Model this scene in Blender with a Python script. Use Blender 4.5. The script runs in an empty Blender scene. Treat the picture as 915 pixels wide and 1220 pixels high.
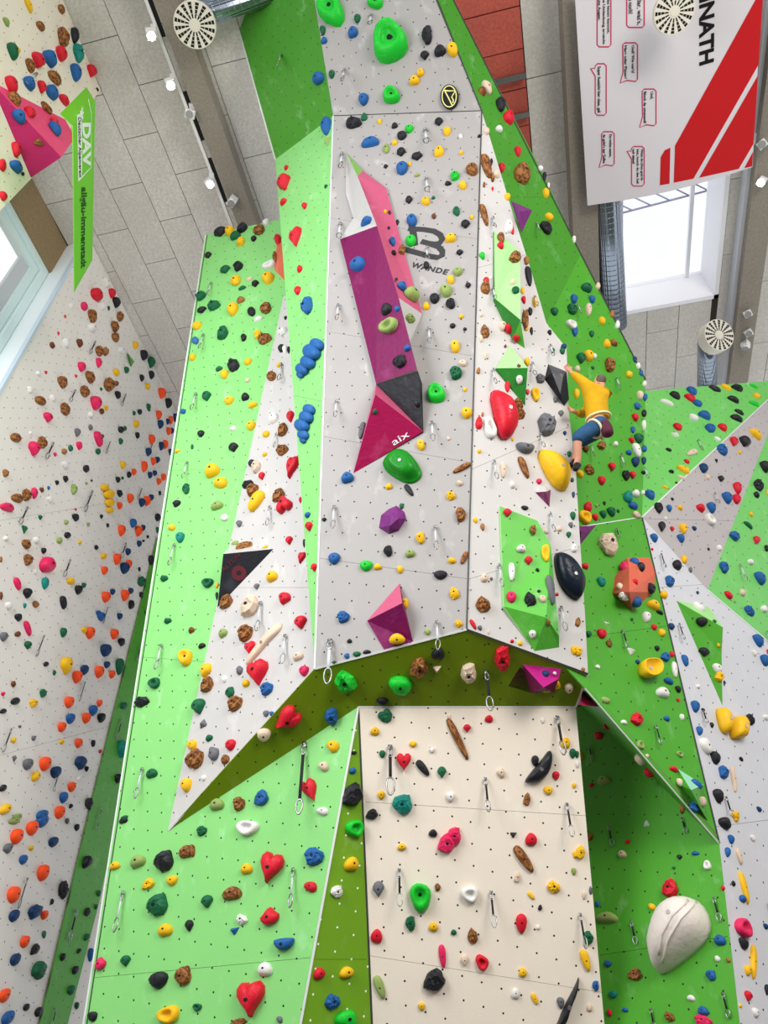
import bpy, bmesh, math, random
from mathutils import Vector, Matrix
from mathutils.bvhtree import BVHTree

random.seed(7)
SC = bpy.context.scene
COL = SC.collection

# ------------------------------------------------------------------ camera
PITCH = math.radians(44.0)
FPX = 917.0                       # focal length in pixels of the 915 x 1220 frame
CAM = Vector((0.0, 0.0, 1.6))
cam_data = bpy.data.cameras.new('camera')
cam = bpy.data.objects.new('camera', cam_data)
COL.objects.link(cam)
cam.location = CAM
cam.rotation_euler = (math.pi / 2 + PITCH, 0, 0)
cam_data.sensor_fit = 'VERTICAL'
cam_data.sensor_height = 36.0
cam_data.lens = 36.0 * FPX / 1220.0
cam_data.clip_end = 200
SC.camera = cam

# ------------------------------------------------------------------ world, light, exposure
world = bpy.data.worlds.new('daylight')
SC.world = world
world.use_nodes = True
bg = world.node_tree.nodes['Background']
bg.inputs['Color'].default_value = (0.93, 0.96, 1.0, 1)
bg.inputs['Strength'].default_value = 1.12

def area_light(name, loc, target, sx, sy, power, color):
    d = bpy.data.lights.new(name, 'AREA')
    d.shape = 'RECTANGLE'; d.size = sx; d.size_y = sy
    d.energy = power; d.color = color
    o = bpy.data.objects.new(name, d); COL.objects.link(o)
    o.location = loc
    o.rotation_euler = (Vector(target) - Vector(loc)).to_track_quat('-Z', 'Y').to_euler()
    return o
# tall window band in the left long wall, beside and behind the photographer
area_light('window_daylight_left', (-5.8, 0.7, 8.6), (-0.6, 7.4, 6.0), 4.0, 7.0, 800, (0.95, 0.98, 1.0))
# window band in the right long wall, beside and behind the photographer
area_light('window_daylight_right', (6.5, -5.5, 9.0), (1.5, 8.8, 4.0), 6.0, 5.0, 1500, (1.0, 0.94, 0.86))

SC.view_settings.view_transform = 'Standard'
SC.view_settings.look = 'None'
SC.view_settings.gamma = 1.0
SC.view_settings.use_curve_mapping = False
SC.view_settings.exposure = 0.0

# ------------------------------------------------------------------ pixel -> place helpers (915 x 1220 frame)
FW = Vector((0, math.cos(PITCH), math.sin(PITCH)))
UPV = Vector((0, -math.sin(PITCH), math.cos(PITCH)))
RT = Vector((1, 0, 0))
def ray(u, v): return FPX * FW + (u - 457.5) * RT + (610 - v) * UPV
def PY(u, v, Y):
    r = ray(u, v); return CAM + r * (Y / r.y)
def PZ(u, v, Z):
    r = ray(u, v); return CAM + r * ((Z - CAM.z) / r.z)
def PX(u, v, X):
    r = ray(u, v); return CAM + r * (X / r.x)
def proj(P):
    d = P - CAM; z = d.dot(FW)
    return 457.5 + FPX * d.dot(RT) / z, 610 - FPX * d.dot(UPV) / z
class Plane:
    def __init__(s, a, b, c):
        s.a = a.copy(); n = (b - a).cross(c - a).normalized()
        if n.dot(CAM - a) < 0: n = -n
        s.n = n
    def hit(s, u, v, h=0.0):
        r = ray(u, v); a = s.a + s.n * h
        return CAM + r * ((a - CAM).dot(s.n) / r.dot(s.n))

CEIL = 17.6

# ------------------------------------------------------------------ materials
MATS = {}
def S(r, g, b):
    f = lambda c: (c / 255 / 12.92) if c / 255 <= 0.04045 else ((c / 255 + 0.055) / 1.055) ** 2.4
    return (f(r), f(g), f(b), 1)
def mat(name, col, rough=0.55, metal=0.0, kind=None, col2=None, scale=8.0, spec=0.22, emit=None, amount=1.0):
    if name in MATS: return MATS[name]
    m = bpy.data.materials.new(name); m.use_nodes = True
    nt = m.node_tree; N = nt.nodes; LK = nt.links
    b = N['Principled BSDF']
    b.inputs['Base Color'].default_value = col
    b.inputs['Roughness'].default_value = rough
    b.inputs['Metallic'].default_value = metal
    b.inputs['Specular IOR Level'].default_value = spec
    if emit:
        b.inputs['Emission Color'].default_value = emit[0]; b.inputs['Emission Strength'].default_value = emit[1]
    def new(t, **k):
        n = N.new(t)
        for a, v in k.items(): setattr(n, a, v)
        return n
    def mixc(fac, c1, c2):
        n = new('ShaderNodeMix', data_type='RGBA')
        if isinstance(fac, float): n.inputs[0].default_value = fac
        else: LK.new(fac, n.inputs[0])
        for i, c in ((6, c1), (7, c2)):
            if isinstance(c, tuple): n.inputs[i].default_value = c
            else: LK.new(c, n.inputs[i])
        return n.outputs[2]
    def noise(vec, sc, detail=3.0, rough_=0.55):
        n = new('ShaderNodeTexNoise'); n.inputs['Scale'].default_value = sc
        n.inputs['Detail'].default_value = detail; n.inputs['Roughness'].default_value = rough_
        LK.new(vec, n.inputs['Vector']); return n.outputs['Fac']
    def ramp(fac, p0, p1):
        n = new('ShaderNodeMapRange'); n.inputs['From Min'].default_value = p0; n.inputs['From Max'].default_value = p1
        n.clamp = True; LK.new(fac, n.inputs['Value']); return n.outputs['Result']
    def math_(op, a, b_=None):
        n = new('ShaderNodeMath', operation=op)
        for i, x in enumerate((a, b_)):
            if x is None: continue
            if isinstance(x, (int, float)): n.inputs[i].default_value = x
            else: LK.new(x, n.inputs[i])
        return n.outputs[0]
    if kind in ('wall', 'walld'):
        uv = new('ShaderNodeUVMap').outputs['UV']
        # chalk dust and hand smears
        mp = new('ShaderNodeMapping'); mp.inputs['Scale'].default_value = (1.0, 0.55, 1.0); mp.inputs['Rotation'].default_value = (0, 0, 0.5)
        LK.new(uv, mp.inputs['Vector'])
        sm = ramp(noise(mp.outputs['Vector'], 5.0, 5.0, 0.6), 0.57, 0.76)
        big = ramp(noise(uv, 0.9, 2.0), 0.35, 0.75)
        fac = math_('MULTIPLY', math_('MULTIPLY', sm, big), amount)
        c = mixc(fac, col, col2 or (0.8, 0.8, 0.8, 1))
        tone = ramp(noise(uv, 1.7, 4.0), 0.3, 0.7)
        c = mixc(math_('MULTIPLY', tone, 0.12), c, (col[0] * .72, col[1] * .74, col[2] * .74, 1))
        # bolt holes: staggered grid, about 21 cm
        sx = new('ShaderNodeSeparateXYZ'); rot = new('ShaderNodeMapping'); rot.inputs['Rotation'].default_value = (0, 0, scale)
        LK.new(uv, rot.inputs['Vector']); LK.new(rot.outputs['Vector'], sx.inputs['Vector'])
        X = math_('DIVIDE', sx.outputs[0], 0.21); Y = math_('DIVIDE', sx.outputs[1], 0.21)
        row = math_('FLOOR', Y); X = math_('ADD', X, math_('MULTIPLY', row, 0.33))
        fx = math_('SUBTRACT', math_('FRACT', X), 0.5); fy = math_('SUBTRACT', math_('FRACT', Y), 0.5)
        d = math_('SQRT', math_('ADD', math_('MULTIPLY', fx, fx), math_('MULTIPLY', fy, fy)))
        hole = math_('LESS_THAN', d, 0.05)
        c = mixc(hole, c, (0.9, 0.92, 0.85, 1) if kind == 'walld' else (0.012, 0.012, 0.012, 1))
        LK.new(c, b.inputs['Base Color'])
        bp = new('ShaderNodeBump'); bp.inputs['Strength'].default_value = 0.12; bp.inputs['Distance'].default_value = 0.01
        LK.new(noise(uv, 60.0, 2.0), bp.inputs['Height']); LK.new(bp.outputs['Normal'], b.inputs['Normal'])
    elif kind == 'mottle':
        tc = new('ShaderNodeTexCoord').outputs['Object']
        fac = ramp(noise(tc, scale, 3.0), 0.47, 0.55)
        LK.new(mixc(math_('MULTIPLY', fac, amount), col, col2), b.inputs['Base Color'])
        bp = new('ShaderNodeBump'); bp.inputs['Strength'].default_value = 0.3; bp.inputs['Distance'].default_value = 0.03
        LK.new(noise(tc, scale * 4, 3.0), bp.inputs['Height']); LK.new(bp.outputs['Normal'], b.inputs['Normal'])
    elif kind == 'hold':
        tc = new('ShaderNodeTexCoord').outputs['Object']
        fac = ramp(noise(tc, 3.2, 4.0), 0.60, 0.9)
        LK.new(mixc(math_('MULTIPLY', fac, 0.55), col, col2 or (0.75, 0.75, 0.75, 1)), b.inputs['Base Color'])
        bp = new('ShaderNodeBump'); bp.inputs['Strength'].default_value = 0.25; bp.inputs['Distance'].default_value = 0.03
        LK.new(noise(tc, 14.0, 3.0), bp.inputs['Height']); LK.new(bp.outputs['Normal'], b.inputs['Normal'])
    elif kind == 'plank':
        tc = new('ShaderNodeTexCoord').outputs['Object']
        gi = new('ShaderNodeObjectInfo').outputs['Random']
        f1 = ramp(noise(tc, 22.0, 6.0, 0.7), 0.38, 0.66)
        f2 = ramp(noise(tc, 1.1, 3.0), 0.3, 0.7)
        c = mixc(f1, (col[0] * .80, col[1] * .80, col[2] * .80, 1), (min(1, col[0] * 1.12), min(1, col[1] * 1.12), min(1, col[2] * 1.12), 1))
        c = mixc(math_('MULTIPLY', f2, 0.35), c, col2 or (col[0] * .8, col[1] * .8, col[2] * .78, 1))
        c = mixc(math_('MULTIPLY', gi, 0.22), c, (col[0] * .6, col[1] * .6, col[2] * .58, 1))
        LK.new(c, b.inputs['Base Color'])
        bp = new('ShaderNodeBump'); bp.inputs['Strength'].default_value = 0.35; bp.inputs['Distance'].default_value = 0.01
        LK.new(noise(tc, 40.0, 4.0), bp.inputs['Height']); LK.new(bp.outputs['Normal'], b.inputs['Normal'])
    elif kind == 'duct':
        tc = new('ShaderNodeTexCoord').outputs['Object']
        w = new('ShaderNodeTexWave'); w.bands_direction = 'Z'; w.inputs['Scale'].default_value = scale; w.inputs['Distortion'].default_value = 0.0
        LK.new(tc, w.inputs['Vector'])
        bp = new('ShaderNodeBump'); bp.inputs['Strength'].default_value = 0.6; bp.inputs['Distance'].default_value = 0.02
        LK.new(w.outputs['Fac'], bp.inputs['Height']); LK.new(bp.outputs['Normal'], b.inputs['Normal'])
    elif kind == 'cloth':
        tc = new('ShaderNodeTexCoord').outputs['Object']
        bp = new('ShaderNodeBump'); bp.inputs['Strength'].default_value = 0.5; bp.inputs['Distance'].default_value = 0.02
        LK.new(noise(tc, scale, 3.0), bp.inputs['Height']); LK.new(bp.outputs['Normal'], b.inputs['Normal'])
        f1 = ramp(noise(tc, scale * .7, 4.0), 0.35, 0.7)
        LK.new(mixc(math_('MULTIPLY', f1, 0.4), col, col2 or (col[0] * .5, col[1] * .5, col[2] * .5, 1)), b.inputs['Base Color'])
    return m if not MATS.__setitem__(name, m) else m

GREY = mat('grey wall paint', S(164, 160, 158), .5, kind='wall', col2=S(235, 235, 235), scale=0.25, amount=.6)
GREYL = mat('grey paint left wall', S(230, 226, 219), .55, kind='wall', col2=S(220, 220, 220), scale=0.1, amount=.5)
WHITEP = mat('white wall paint', S(197, 194, 192), .45, kind='wall', col2=S(250, 250, 250), scale=0.4, amount=.5)
WARMW = mat('warm white wall paint', S(230, 219, 204), .45, kind='wall', col2=S(245, 240, 235), scale=0.28, amount=.5)
GREEN = mat('green wall paint', S(70, 144, 42), .42, kind='wall', col2=S(170, 215, 165), scale=0.2, amount=.7)
GREEND = mat('deep green wall paint', S(76, 158, 44), .42, kind='wall', col2=S(150, 200, 140), scale=0.3, amount=.7)
DAYLITG = mat('daylit green wall paint', S(134, 206, 120), .42, kind='wall', col2=S(200, 245, 205), scale=0.22, amount=.7)  # same green as the other walls, with window daylight painted into the tone
OLIVE = mat('olive green wall paint', S(112, 160, 36), .45, kind='walld', col2=S(170, 195, 130), scale=0.2, amount=.6)
PLY = mat('plywood backing', S(120, 112, 100), .8)
STEEL = mat('steel', S(190, 192, 195), .3, 1.0)
TRIMM = mat('edge trim', S(225, 228, 226), .35, .2)
TRIMD = mat('dark edge trim', S(70, 72, 70), .4, .3)
MAG = mat('magenta volume', S(116, 10, 78), .5, kind='hold', col2=S(165, 80, 130))  # base darkened: shade of the down-facing sides is in the colour
PINK = mat('pink volume', S(190, 86, 118), .45, kind='hold', col2=S(235, 160, 185))  # paler tone that paints the light on the brighter facets
REDPINK = mat('crimson volume', S(158, 14, 74), .5, kind='hold', col2=S(205, 100, 145))
PURP = mat('purple volume', S(112, 38, 112), .45, kind='hold', col2=S(160, 100, 150))
BLACKV = mat('black volume', S(26, 27, 34), .5, kind='hold', col2=S(80, 82, 90))
WHITEV = mat('white volume', S(186, 184, 182), .5, kind='hold', col2=S(240, 240, 240))
GREENV = mat('green volume', S(92, 184, 66), .4, kind='wall', col2=S(190, 230, 185), scale=.5, amount=.8)
LGREENV = mat('light green volume', S(160, 215, 140), .4, kind='hold', col2=S(220, 240, 215))
SALMON = mat('salmon volume', S(214, 104, 78), .5, kind='hold', col2=S(235, 170, 145))
CEILM = mat('wood wool ceiling board', S(220, 216, 208), .9, kind='plank')
REDB = mat('red ceiling board', S(198, 98, 82), .8, kind='plank', col2=S(150, 70, 66))
BEAM = mat('concrete beam', S(150, 142, 130), .8, kind='plank')
WHITEPAINT = mat('white plastic', S(232, 232, 230), .4)
CREAMP = mat('cream lacquer', S(226, 220, 205), .4)
BLACKP = mat('black plastic', S(22, 22, 24), .45)
# ------------------------------------------------------------------ object helpers
def mesh_obj(name, verts, faces, mats, parent=None, smooth=False, fmat=None, uvs=None):
    me = bpy.data.meshes.new(name)
    me.from_pydata([tuple(v) for v in verts], [], faces)
    bm = bmesh.new(); bm.from_mesh(me); bmesh.ops.recalc_face_normals(bm, faces=bm.faces); bm.to_mesh(me); bm.free()
    if not isinstance(mats, (list, tuple)): mats = [mats]
    for m in mats: me.materials.append(m)
    if fmat:
        for p, i in zip(me.polygons, fmat): p.material_index = i
    if smooth:
        for p in me.polygons: p.use_smooth = True
    if uvs:
        ul = me.uv_layers.new(name='UVMap')
        for p in me.polygons:
            for li in p.loop_indices: ul.data[li].uv = uvs[me.loops[li].vertex_index]
    o = bpy.data.objects.new(name, me); COL.objects.link(o)
    if parent: o.parent = parent
    return o
def tag(o, label=None, cat=None, group=None, kind=None):
    if label: o['label'] = label
    if cat: o['category'] = cat
    if group: o['group'] = group
    if kind: o['kind'] = kind
    return o
def empty(name, loc=(0, 0, 0), label=None, cat=None, group=None):
    o = bpy.data.objects.new(name, None); COL.objects.link(o); o.location = loc
    o.empty_display_size = 0.1
    return tag(o, label, cat, group)
def frame_mat(x, y, n, o):
    return Matrix(((x.x, y.x, n.x, o.x), (x.y, y.y, n.y, o.y), (x.z, y.z, n.z, o.z), (0, 0, 0, 1)))
def box_vf(lo, hi):
    (a, b, c), (d, e, f) = lo, hi
    v = [(a, b, c), (d, b, c), (d, e, c), (a, e, c), (a, b, f), (d, b, f), (d, e, f), (a, e, f)]
    return [Vector(q) for q in v], [(0, 3, 2, 1), (4, 5, 6, 7), (0, 1, 5, 4), (1, 2, 6, 5), (2, 3, 7, 6), (3, 0, 4, 7)]
class MB:
    """collects shapes for ONE part"""
    def __init__(s): s.v = []; s.f = []; s.m = []
    def add(s, v, f, mi=0, M=None):
        k = len(s.v)
        s.v += [(M @ Vector(q)) if M else Vector(q) for q in v]
        s.f += [tuple(i + k for i in q) for q in f]; s.m += [mi] * len(f)
    def box(s, lo, hi, mi=0, M=None): v, f = box_vf(lo, hi); s.add(v, f, mi, M)
    def tube(s, pts, r, seg=8, closed=False, mi=0, cap=True, M=None):
        pts = [Vector(p) for p in pts]; n = len(pts); rs = r if isinstance(r, (list, tuple)) else [r] * n
        v = []; f = []; prev = None
        for i, p in enumerate(pts):
            a = pts[(i - 1) % n] if (closed or i > 0) else p
            b = pts[(i + 1) % n] if (closed or i < n - 1) else p
            t = (b - a).normalized()
            if prev is None:
                u = t.cross(Vector((0.13, 0.27, 0.95)))
                if u.length < 1e-3: u = t.cross(Vector((1, 0, 0)))
                u.normalize()
            else:
                u = (prev - t * prev.dot(t)).normalized()
            prev = u; w = t.cross(u)
            for j in range(seg):
                an = 2 * math.pi * j / seg
                v.append(p + (u * math.cos(an) + w * math.sin(an)) * rs[i])
        for i in range(n if closed else n - 1):
            for j in range(seg):
                a = i * seg + j; b = i * seg + (j + 1) % seg
                c = ((i + 1) % n) * seg + (j + 1) % seg; d = ((i + 1) % n) * seg + j
                f.append((a, b, c, d))
        if cap and not closed:
            f.append(tuple(range(seg))[::-1]); f.append(tuple((n - 1) * seg + j for j in range(seg)))
        s.add(v, f, mi, M)
    def build(s, name, mats, parent=None, smooth=False): return mesh_obj(name, s.v, s.f, mats, parent, smooth, s.m)

SURF = []     # (surface id, list of 3D points, normal) for casting holds onto
def reg(sid, pts): SURF.append((sid, [p.copy() for p in pts]))
PL = {}       # surface id -> Plane

def poly_uv(pts, n):
    """2D frame in the plane"""
    e1 = Vector((0, 0, 1)).cross(n)
    if e1.length < 1e-3: e1 = Vector((1, 0, 0))
    e1.normalize(); e2 = n.cross(e1)
    return e1, e2
WALLS = {}
def wall(sid, name, plane, pts, material, label, seams=(), gap=0.0035, th=0.02):
    """a wall face: dark plywood backing + painted sheets (parts) cut along the visible seams"""
    PL[sid] = plane; n = plane.n
    P = [p if isinstance(p, Vector) else plane.hit(*p) for p in pts]
    reg(sid, P)
    e1, e2 = poly_uv(P, n); o = P[0]
    k = len(P)
    cc = sum(P, Vector()) / k; PI_ = [p + (cc - p).normalized() * .05 for p in P]
    bv = [p - n * th for p in PI_] + [p - n * (th + 0.03) for p in PI_]
    bf = [tuple(range(k)), tuple(range(k, 2 * k))[::-1]] + [(i, (i + 1) % k, k + (i + 1) % k, k + i) for i in range(k)]
    root = mesh_obj(name, bv, bf, PLY); tag(root, label, None, None, 'structure')
    WALLS[sid] = root
    pieces = [bmesh.new()]
    vs = [pieces[0].verts.new(p) for p in P]; pieces[0].faces.new(vs)
    for sa, sb in seams:
        a = sa if isinstance(sa, Vector) else plane.hit(*sa); b = sb if isinstance(sb, Vector) else plane.hit(*sb)
        pn = (b - a).normalized().cross(n).normalized()
        nxt = []
        for bm in pieces:
            for sgn in (1, -1):
                c = bm.copy()
                bmesh.ops.bisect_plane(c, geom=c.verts[:] + c.edges[:] + c.faces[:], plane_co=a + pn * sgn * gap / 2, plane_no=pn * sgn, clear_inner=True)
                if len(c.faces): nxt.append(c)
                else: c.free()
            bm.free()
        pieces = nxt
    for bm in pieces:
        front = list(bm.faces)
        r = bmesh.ops.extrude_face_region(bm, geom=front)
        moved = [g for g in r['geom'] if isinstance(g, bmesh.types.BMVert)]
        bmesh.ops.translate(bm, verts=moved, vec=-n * th)
        bmesh.ops.recalc_face_normals(bm, faces=bm.faces)
        ul = bm.loops.layers.uv.new('UVMap')
        for f in bm.faces:
            for l in f.loops:
                d = l.vert.co - Vector((0, 7, 5)); l[ul].uv = (d.dot(e1), d.dot(e2))
        me = bpy.data.meshes.new('plywood_sheet'); bm.to_mesh(me); bm.free()
        me.materials.append(material)
        c = bpy.data.objects.new('plywood_sheet', me); COL.objects.link(c); c.parent = root
    return root
trim_n = [0]
def trim(a, b, n, w=0.02, m=None, name=None, label='thin metal edge strip along a climbing wall corner'):
    trim_n[0] += 1
    d = (b - a).normalized(); s = d.cross(n).normalized()
    mb = MB(); L = (b - a).length
    M = frame_mat(s, d, n, a)
    mb.box((-w / 2, 0, -0.006), (w / 2, L, 0.006), 0, M)
    o = mb.build(name or 'trim_%d' % trim_n[0], m or TRIMM)
    return tag(o, label, None, None, 'structure')

# ------------------------------------------------------------------ climbing wall planes
TL = PY(375, 797, 7.5); TC = PY(556, 750, 7.0); TR = PY(700.6, 803, 7.5); BR = PY(574, 132, 4.2)
TF = Plane(TL, TC, BR); BL = TF.hit(397, 138)
RF = Plane(TC, TR, BR)
Lp = Plane(PY(358, 1220, 8.9), PY(100, 1220, 9.9), PY(245, 280, 6.9))
LT = PY(328, 190, 5.5)
ST = Plane(LT, BL, TL)
BT = Lp.hit(200, 990); TLb = PY(379, 797, 7.58)
TRI = Plane(Lp.hit(338, 352), BT, TLb)
TU = Plane(BL, BR, PY(450, -40, 2.75))
DG = Plane(LT, BL, TU.hit(375, 0))
c1 = Lp.hit(427, 842)
Mp = Plane(c1, PY(443, 1220, 9.3), PY(720, 1220, 9.3)); c3 = Mp.hit(686, 842)
OWp = Plane(c1, PY(358, 1220, 8.9), PY(443, 1220, 9.3))
E0 = PY(765, 616, 7.6); EL = PY(690, 628, 7.25); E1 = PY(857, 1005, 8.42)
GW2 = Plane(E0, PY(769, 452.7, 7.0), EL)
GW1 = Plane(GW2.hit(651, 385), GW2.hit(692, 303), BR)
RG = Plane(E0, EL, E1)
GS = Plane(E0, E1, PY(915, 1000, 8.9))
RG2 = Plane(E1, GS.hit(881, 1220), PY(720, 1220, 9.6))
GU = Plane(E0, GS.hit(843, 703), PY(915, 476, 9.0))
FR = Plane(GS.hit(843, 703), GS.hit(915, 765), GU.hit(915, 517))
FG = Plane(E0, PY(915, 476, 9.0), PY(775, 466, 8.1))
lipL = RG.hit(697, 820); soL = RG2.hit(670, 818)

wall('TF', 'wall_tower_front', TF, [TL, TC, BR, BL], GREY, 'grey climbing wall on the front of the leaning tower',
     [((380, 665), (560, 690)), ((385, 520), (566, 552)), ((390, 395), (570, 425)), ((393, 260), (572, 285))])
wall('TU', 'wall_tower_top', TU, [BL, BR, (516, -10), (373, -10)], GREY, 'darker grey panel at the top of the tower above the fold')
wall('RF', 'wall_tower_right', RF, [TC, TR, (697, 732), (690, 628), (686, 560), (677.5, 488), (675, 415), (651, 385), (632, 320), (607, 241), BR],
     WHITEP, 'white right side of the leaning tower', [((560, 560), (686, 505)), ((566, 320), (640, 300)), ((558, 690), (694, 650))])
wall('ST', 'wall_tower_left', ST, [BL, LT, TL], DAYLITG, 'narrow pale green strip tapering down the left tower side', [((345, 470), (392, 480))])
wall('DG', 'wall_tower_upper_left', DG, [LT, BL, (373, -10), (272, -10)], GREEN, 'dark green upper left side of the tower')
wall('TRI', 'wall_white_triangle', TRI, [BT, TLb, (351, 360), (338, 352)], WHITEP, 'bright white triangular panel left of the tower',
     [((270, 700), (372, 700))])
wall('L', 'wall_left_green', Lp, [(95, 1250), (245, 280), (346, 259), (372, 500), c1, (352.5, 1250)], DAYLITG, 'large pale green climbing wall left of the tower',
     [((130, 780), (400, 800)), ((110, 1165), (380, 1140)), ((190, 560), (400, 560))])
wall('OW', 'wall_olive_wedge', OWp, [c1, (352.5, 1250), (444.5, 1250)], OLIVE, 'slim olive green wedge left of the lower white wall', [((370, 1143), (442, 1143))])
wall('M', 'wall_lower_white', Mp, [c1, c3, (722.8, 1250), (444.3, 1250)], WARMW, 'lower warm white climbing wall below the overhang',
     [((430, 1137), (715, 1182)), ((428, 955), (700, 972))])
RA = Plane(BT, TL, c1); RB = Plane(TL, TC, c1); RC = Plane(TC, c1, c3); RD = Plane(TC, TR, c3)
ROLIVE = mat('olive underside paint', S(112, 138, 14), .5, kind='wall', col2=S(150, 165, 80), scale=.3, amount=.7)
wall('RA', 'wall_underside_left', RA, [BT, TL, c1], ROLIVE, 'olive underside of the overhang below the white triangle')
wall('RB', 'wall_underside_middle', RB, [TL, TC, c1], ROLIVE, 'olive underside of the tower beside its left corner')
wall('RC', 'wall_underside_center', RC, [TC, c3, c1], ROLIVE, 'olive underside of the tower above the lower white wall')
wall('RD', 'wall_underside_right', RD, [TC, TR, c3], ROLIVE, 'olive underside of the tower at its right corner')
wall('GW1', 'wall_upper_green', GW1, [(518, -10), (535, -10), (563, 44.6), (607.5, 131), (649.5, 212), (692, 303), (651, 385), (640, 380), (576, 136)], GREEN,
     'tall green wall rising behind the tower to the ceiling', [((600, 235), (665, 235))])
wall('GW2', 'wall_climber_green', GW2, [(651, 385), (692, 303), (769, 452.7), E0, EL, (655, 630), (640, 385)], GREEND, 'green overhanging wall where the climber hangs')
wall('RG', 'wall_right_green', RG, [(655, 629), EL, E0, E1, lipL, (660, 780)], GREEND, 'green wall right of the tower with salmon volume',
     [((690, 760), (800, 745))])
wall('RG2', 'wall_lower_right_green', RG2, [E1, (884.5, 1250), (700, 1250), (650, 790)], GREEND, 'lower right green wall with the big white cone',
     [((700, 1140), (872, 1115))])
SO = Plane(lipL, E1, soL)
wall('SO', 'wall_right_soffit', SO, [lipL, E1, soL], GREEND, 'dark narrow soffit under the diagonal lip of the right wall')
wall('GS', 'wall_right_pale_grey', GS, [E0, (843, 703), (915, 765), (930, 777), (930, 1250), (884.5, 1250), E1], mat('pale grey wall paint', S(204, 205, 211), .5, kind='wall', col2=S(235, 235, 240), scale=.15, amount=.5),
     'pale grey climbing wall at far right', [((785, 700), (930, 690)), ((852, 985), (930, 975))])
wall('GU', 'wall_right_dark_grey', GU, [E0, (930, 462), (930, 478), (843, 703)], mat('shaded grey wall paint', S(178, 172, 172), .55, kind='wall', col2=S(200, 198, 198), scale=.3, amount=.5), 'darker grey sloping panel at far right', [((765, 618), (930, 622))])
wall('FR', 'wall_far_right_green', FR, [(843, 703), (930, 478), (930, 777)], DAYLITG if False else mat('mid green wall paint', S(112, 196, 98), .42, kind='wall', col2=S(190, 230, 185), scale=.2, amount=.8),
     'green panel at the far right edge')
wall('FG', 'wall_far_green', FG, [E0, (930, 462), (930, 452.6), (769, 466)], MATS['mid green wall paint'], 'far green wall below the ceiling duct at right')

# left long wall of the hall
q1 = PZ(120, 310, CEIL); q2 = PZ(210, 490, CEIL)
LW = Plane(q1, q2, q1 - Vector((0, 0, 5)))
dLW = (q2 - q1).normalized()
jam = LW.hit(85, 320)
jb = Vector((jam.x, jam.y, 0)); 
far = jb + Vector((dLW.x, dLW.y, 0)) * 10.5
wall('LW', 'wall_left', LW, [Vector((jb.x, jb.y, 0.0)), Vector((far.x, far.y, 0.0)), Vector((far.x, far.y, CEIL - 0.02)), Vector((jb.x, jb.y, CEIL - 0.02))], GREYL,
     'grey climbing wall along the left side of the hall', [((118, 560), (18, 1000)), ((0, 620), (190, 590)), ((0, 900), (150, 860))])
WD = Plane(q1 + LW.n * .04, q2 + LW.n * .04, q1 + LW.n * .04 - Vector((0, 0, 5)))
wall('WD', 'wall_green_wedge', WD, [(188, 640), (212, 640), (118, 1076), (73, 1250), (41, 1250), (105, 976)], GREEND, 'dark green wedge between the left grey wall and pale green wall')
u1 = PZ(75, 0, CEIL - .02); u2 = PZ(120, 107, CEIL - .02); u3 = PY(0, 252, 5.05)
UL = Plane(u1, u2, u3)
wall('UL', 'wall_upper_left', UL, [(-14, -14), (69, -14), u2, (38, 212), (-14, 266)], mat('cream grey wall paint', S(232, 222, 206), .55, kind='wall', col2=S(235, 230, 220), scale=.2, amount=.5), 'cream grey climbing panel at the upper left corner')

# window recess in the left wall
l1 = PZ(38, 212, CEIL); l2 = PZ(80, 293, CEIL)
WP = Plane(l1, l2, l1 - Vector((0, 0, 5)))
dW = (l2 - l1).normalized(); nW = WP.n
wt = WP.hit(60, 322); ztop = wt.z
def wpt(s, z, off=0.0): return l2 + dW * s + Vector((0, 0, z - l2.z)) + nW * off
CONC = mat('brown concrete', S(150, 130, 98), .85, kind='plank')
mb = MB(); mb.add([wpt(-5, ztop), wpt(0.02, ztop), wpt(0.02, CEIL), wpt(-5, CEIL), wpt(-5, ztop, -.4), wpt(.02, ztop, -.4), wpt(.02, CEIL, -.4), wpt(-5, CEIL, -.4)],
       box_vf((0, 0, 0), (1, 1, 1))[1]); tag(mb.build('trim_window_lintel', CONC), 'brown concrete lintel above the left window', None, None, 'structure')
# jamb (white reveal) from window plane to the climbing wall
JW = mat('white jamb paint', S(232, 240, 242), .5)
js = wpt(0, 0); jn = (Vector((jb.x, jb.y, 0)) - Vector((js.x, js.y, 0)))
jd = jn.normalized(); jl = jn.length
def jpt(t, z, back=0.0): return Vector((js.x, js.y, z)) + jd * t + dW * back
def slab(a0, a1, b0, b1, z0, z1, name, m, label, parent=None, kind='structure'):
    v = [jpt(a0, z0, b0), jpt(a1, z0, b0), jpt(a1, z0, b1), jpt(a0, z0, b1), jpt(a0, z1, b0), jpt(a1, z1, b0), jpt(a1, z1, b1), jpt(a0, z1, b1)]
    o = mesh_obj(name, v, box_vf((0, 0, 0), (1, 1, 1))[1], m, parent)
    return tag(o, label, None, None, kind)
slab(-.35, jl - .06, 0, .3, 0, CEIL - .02, 'trim_window_jamb', JW, 'white window reveal beside the left climbing wall')
slab(jl - .10, jl + .015, -.05, .0, 0, CEIL - .9, 'trim_jamb_corner', mat('pale steel profile', S(205, 222, 235), .4, .2), 'pale metal corner profile along the white window reveal')
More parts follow.
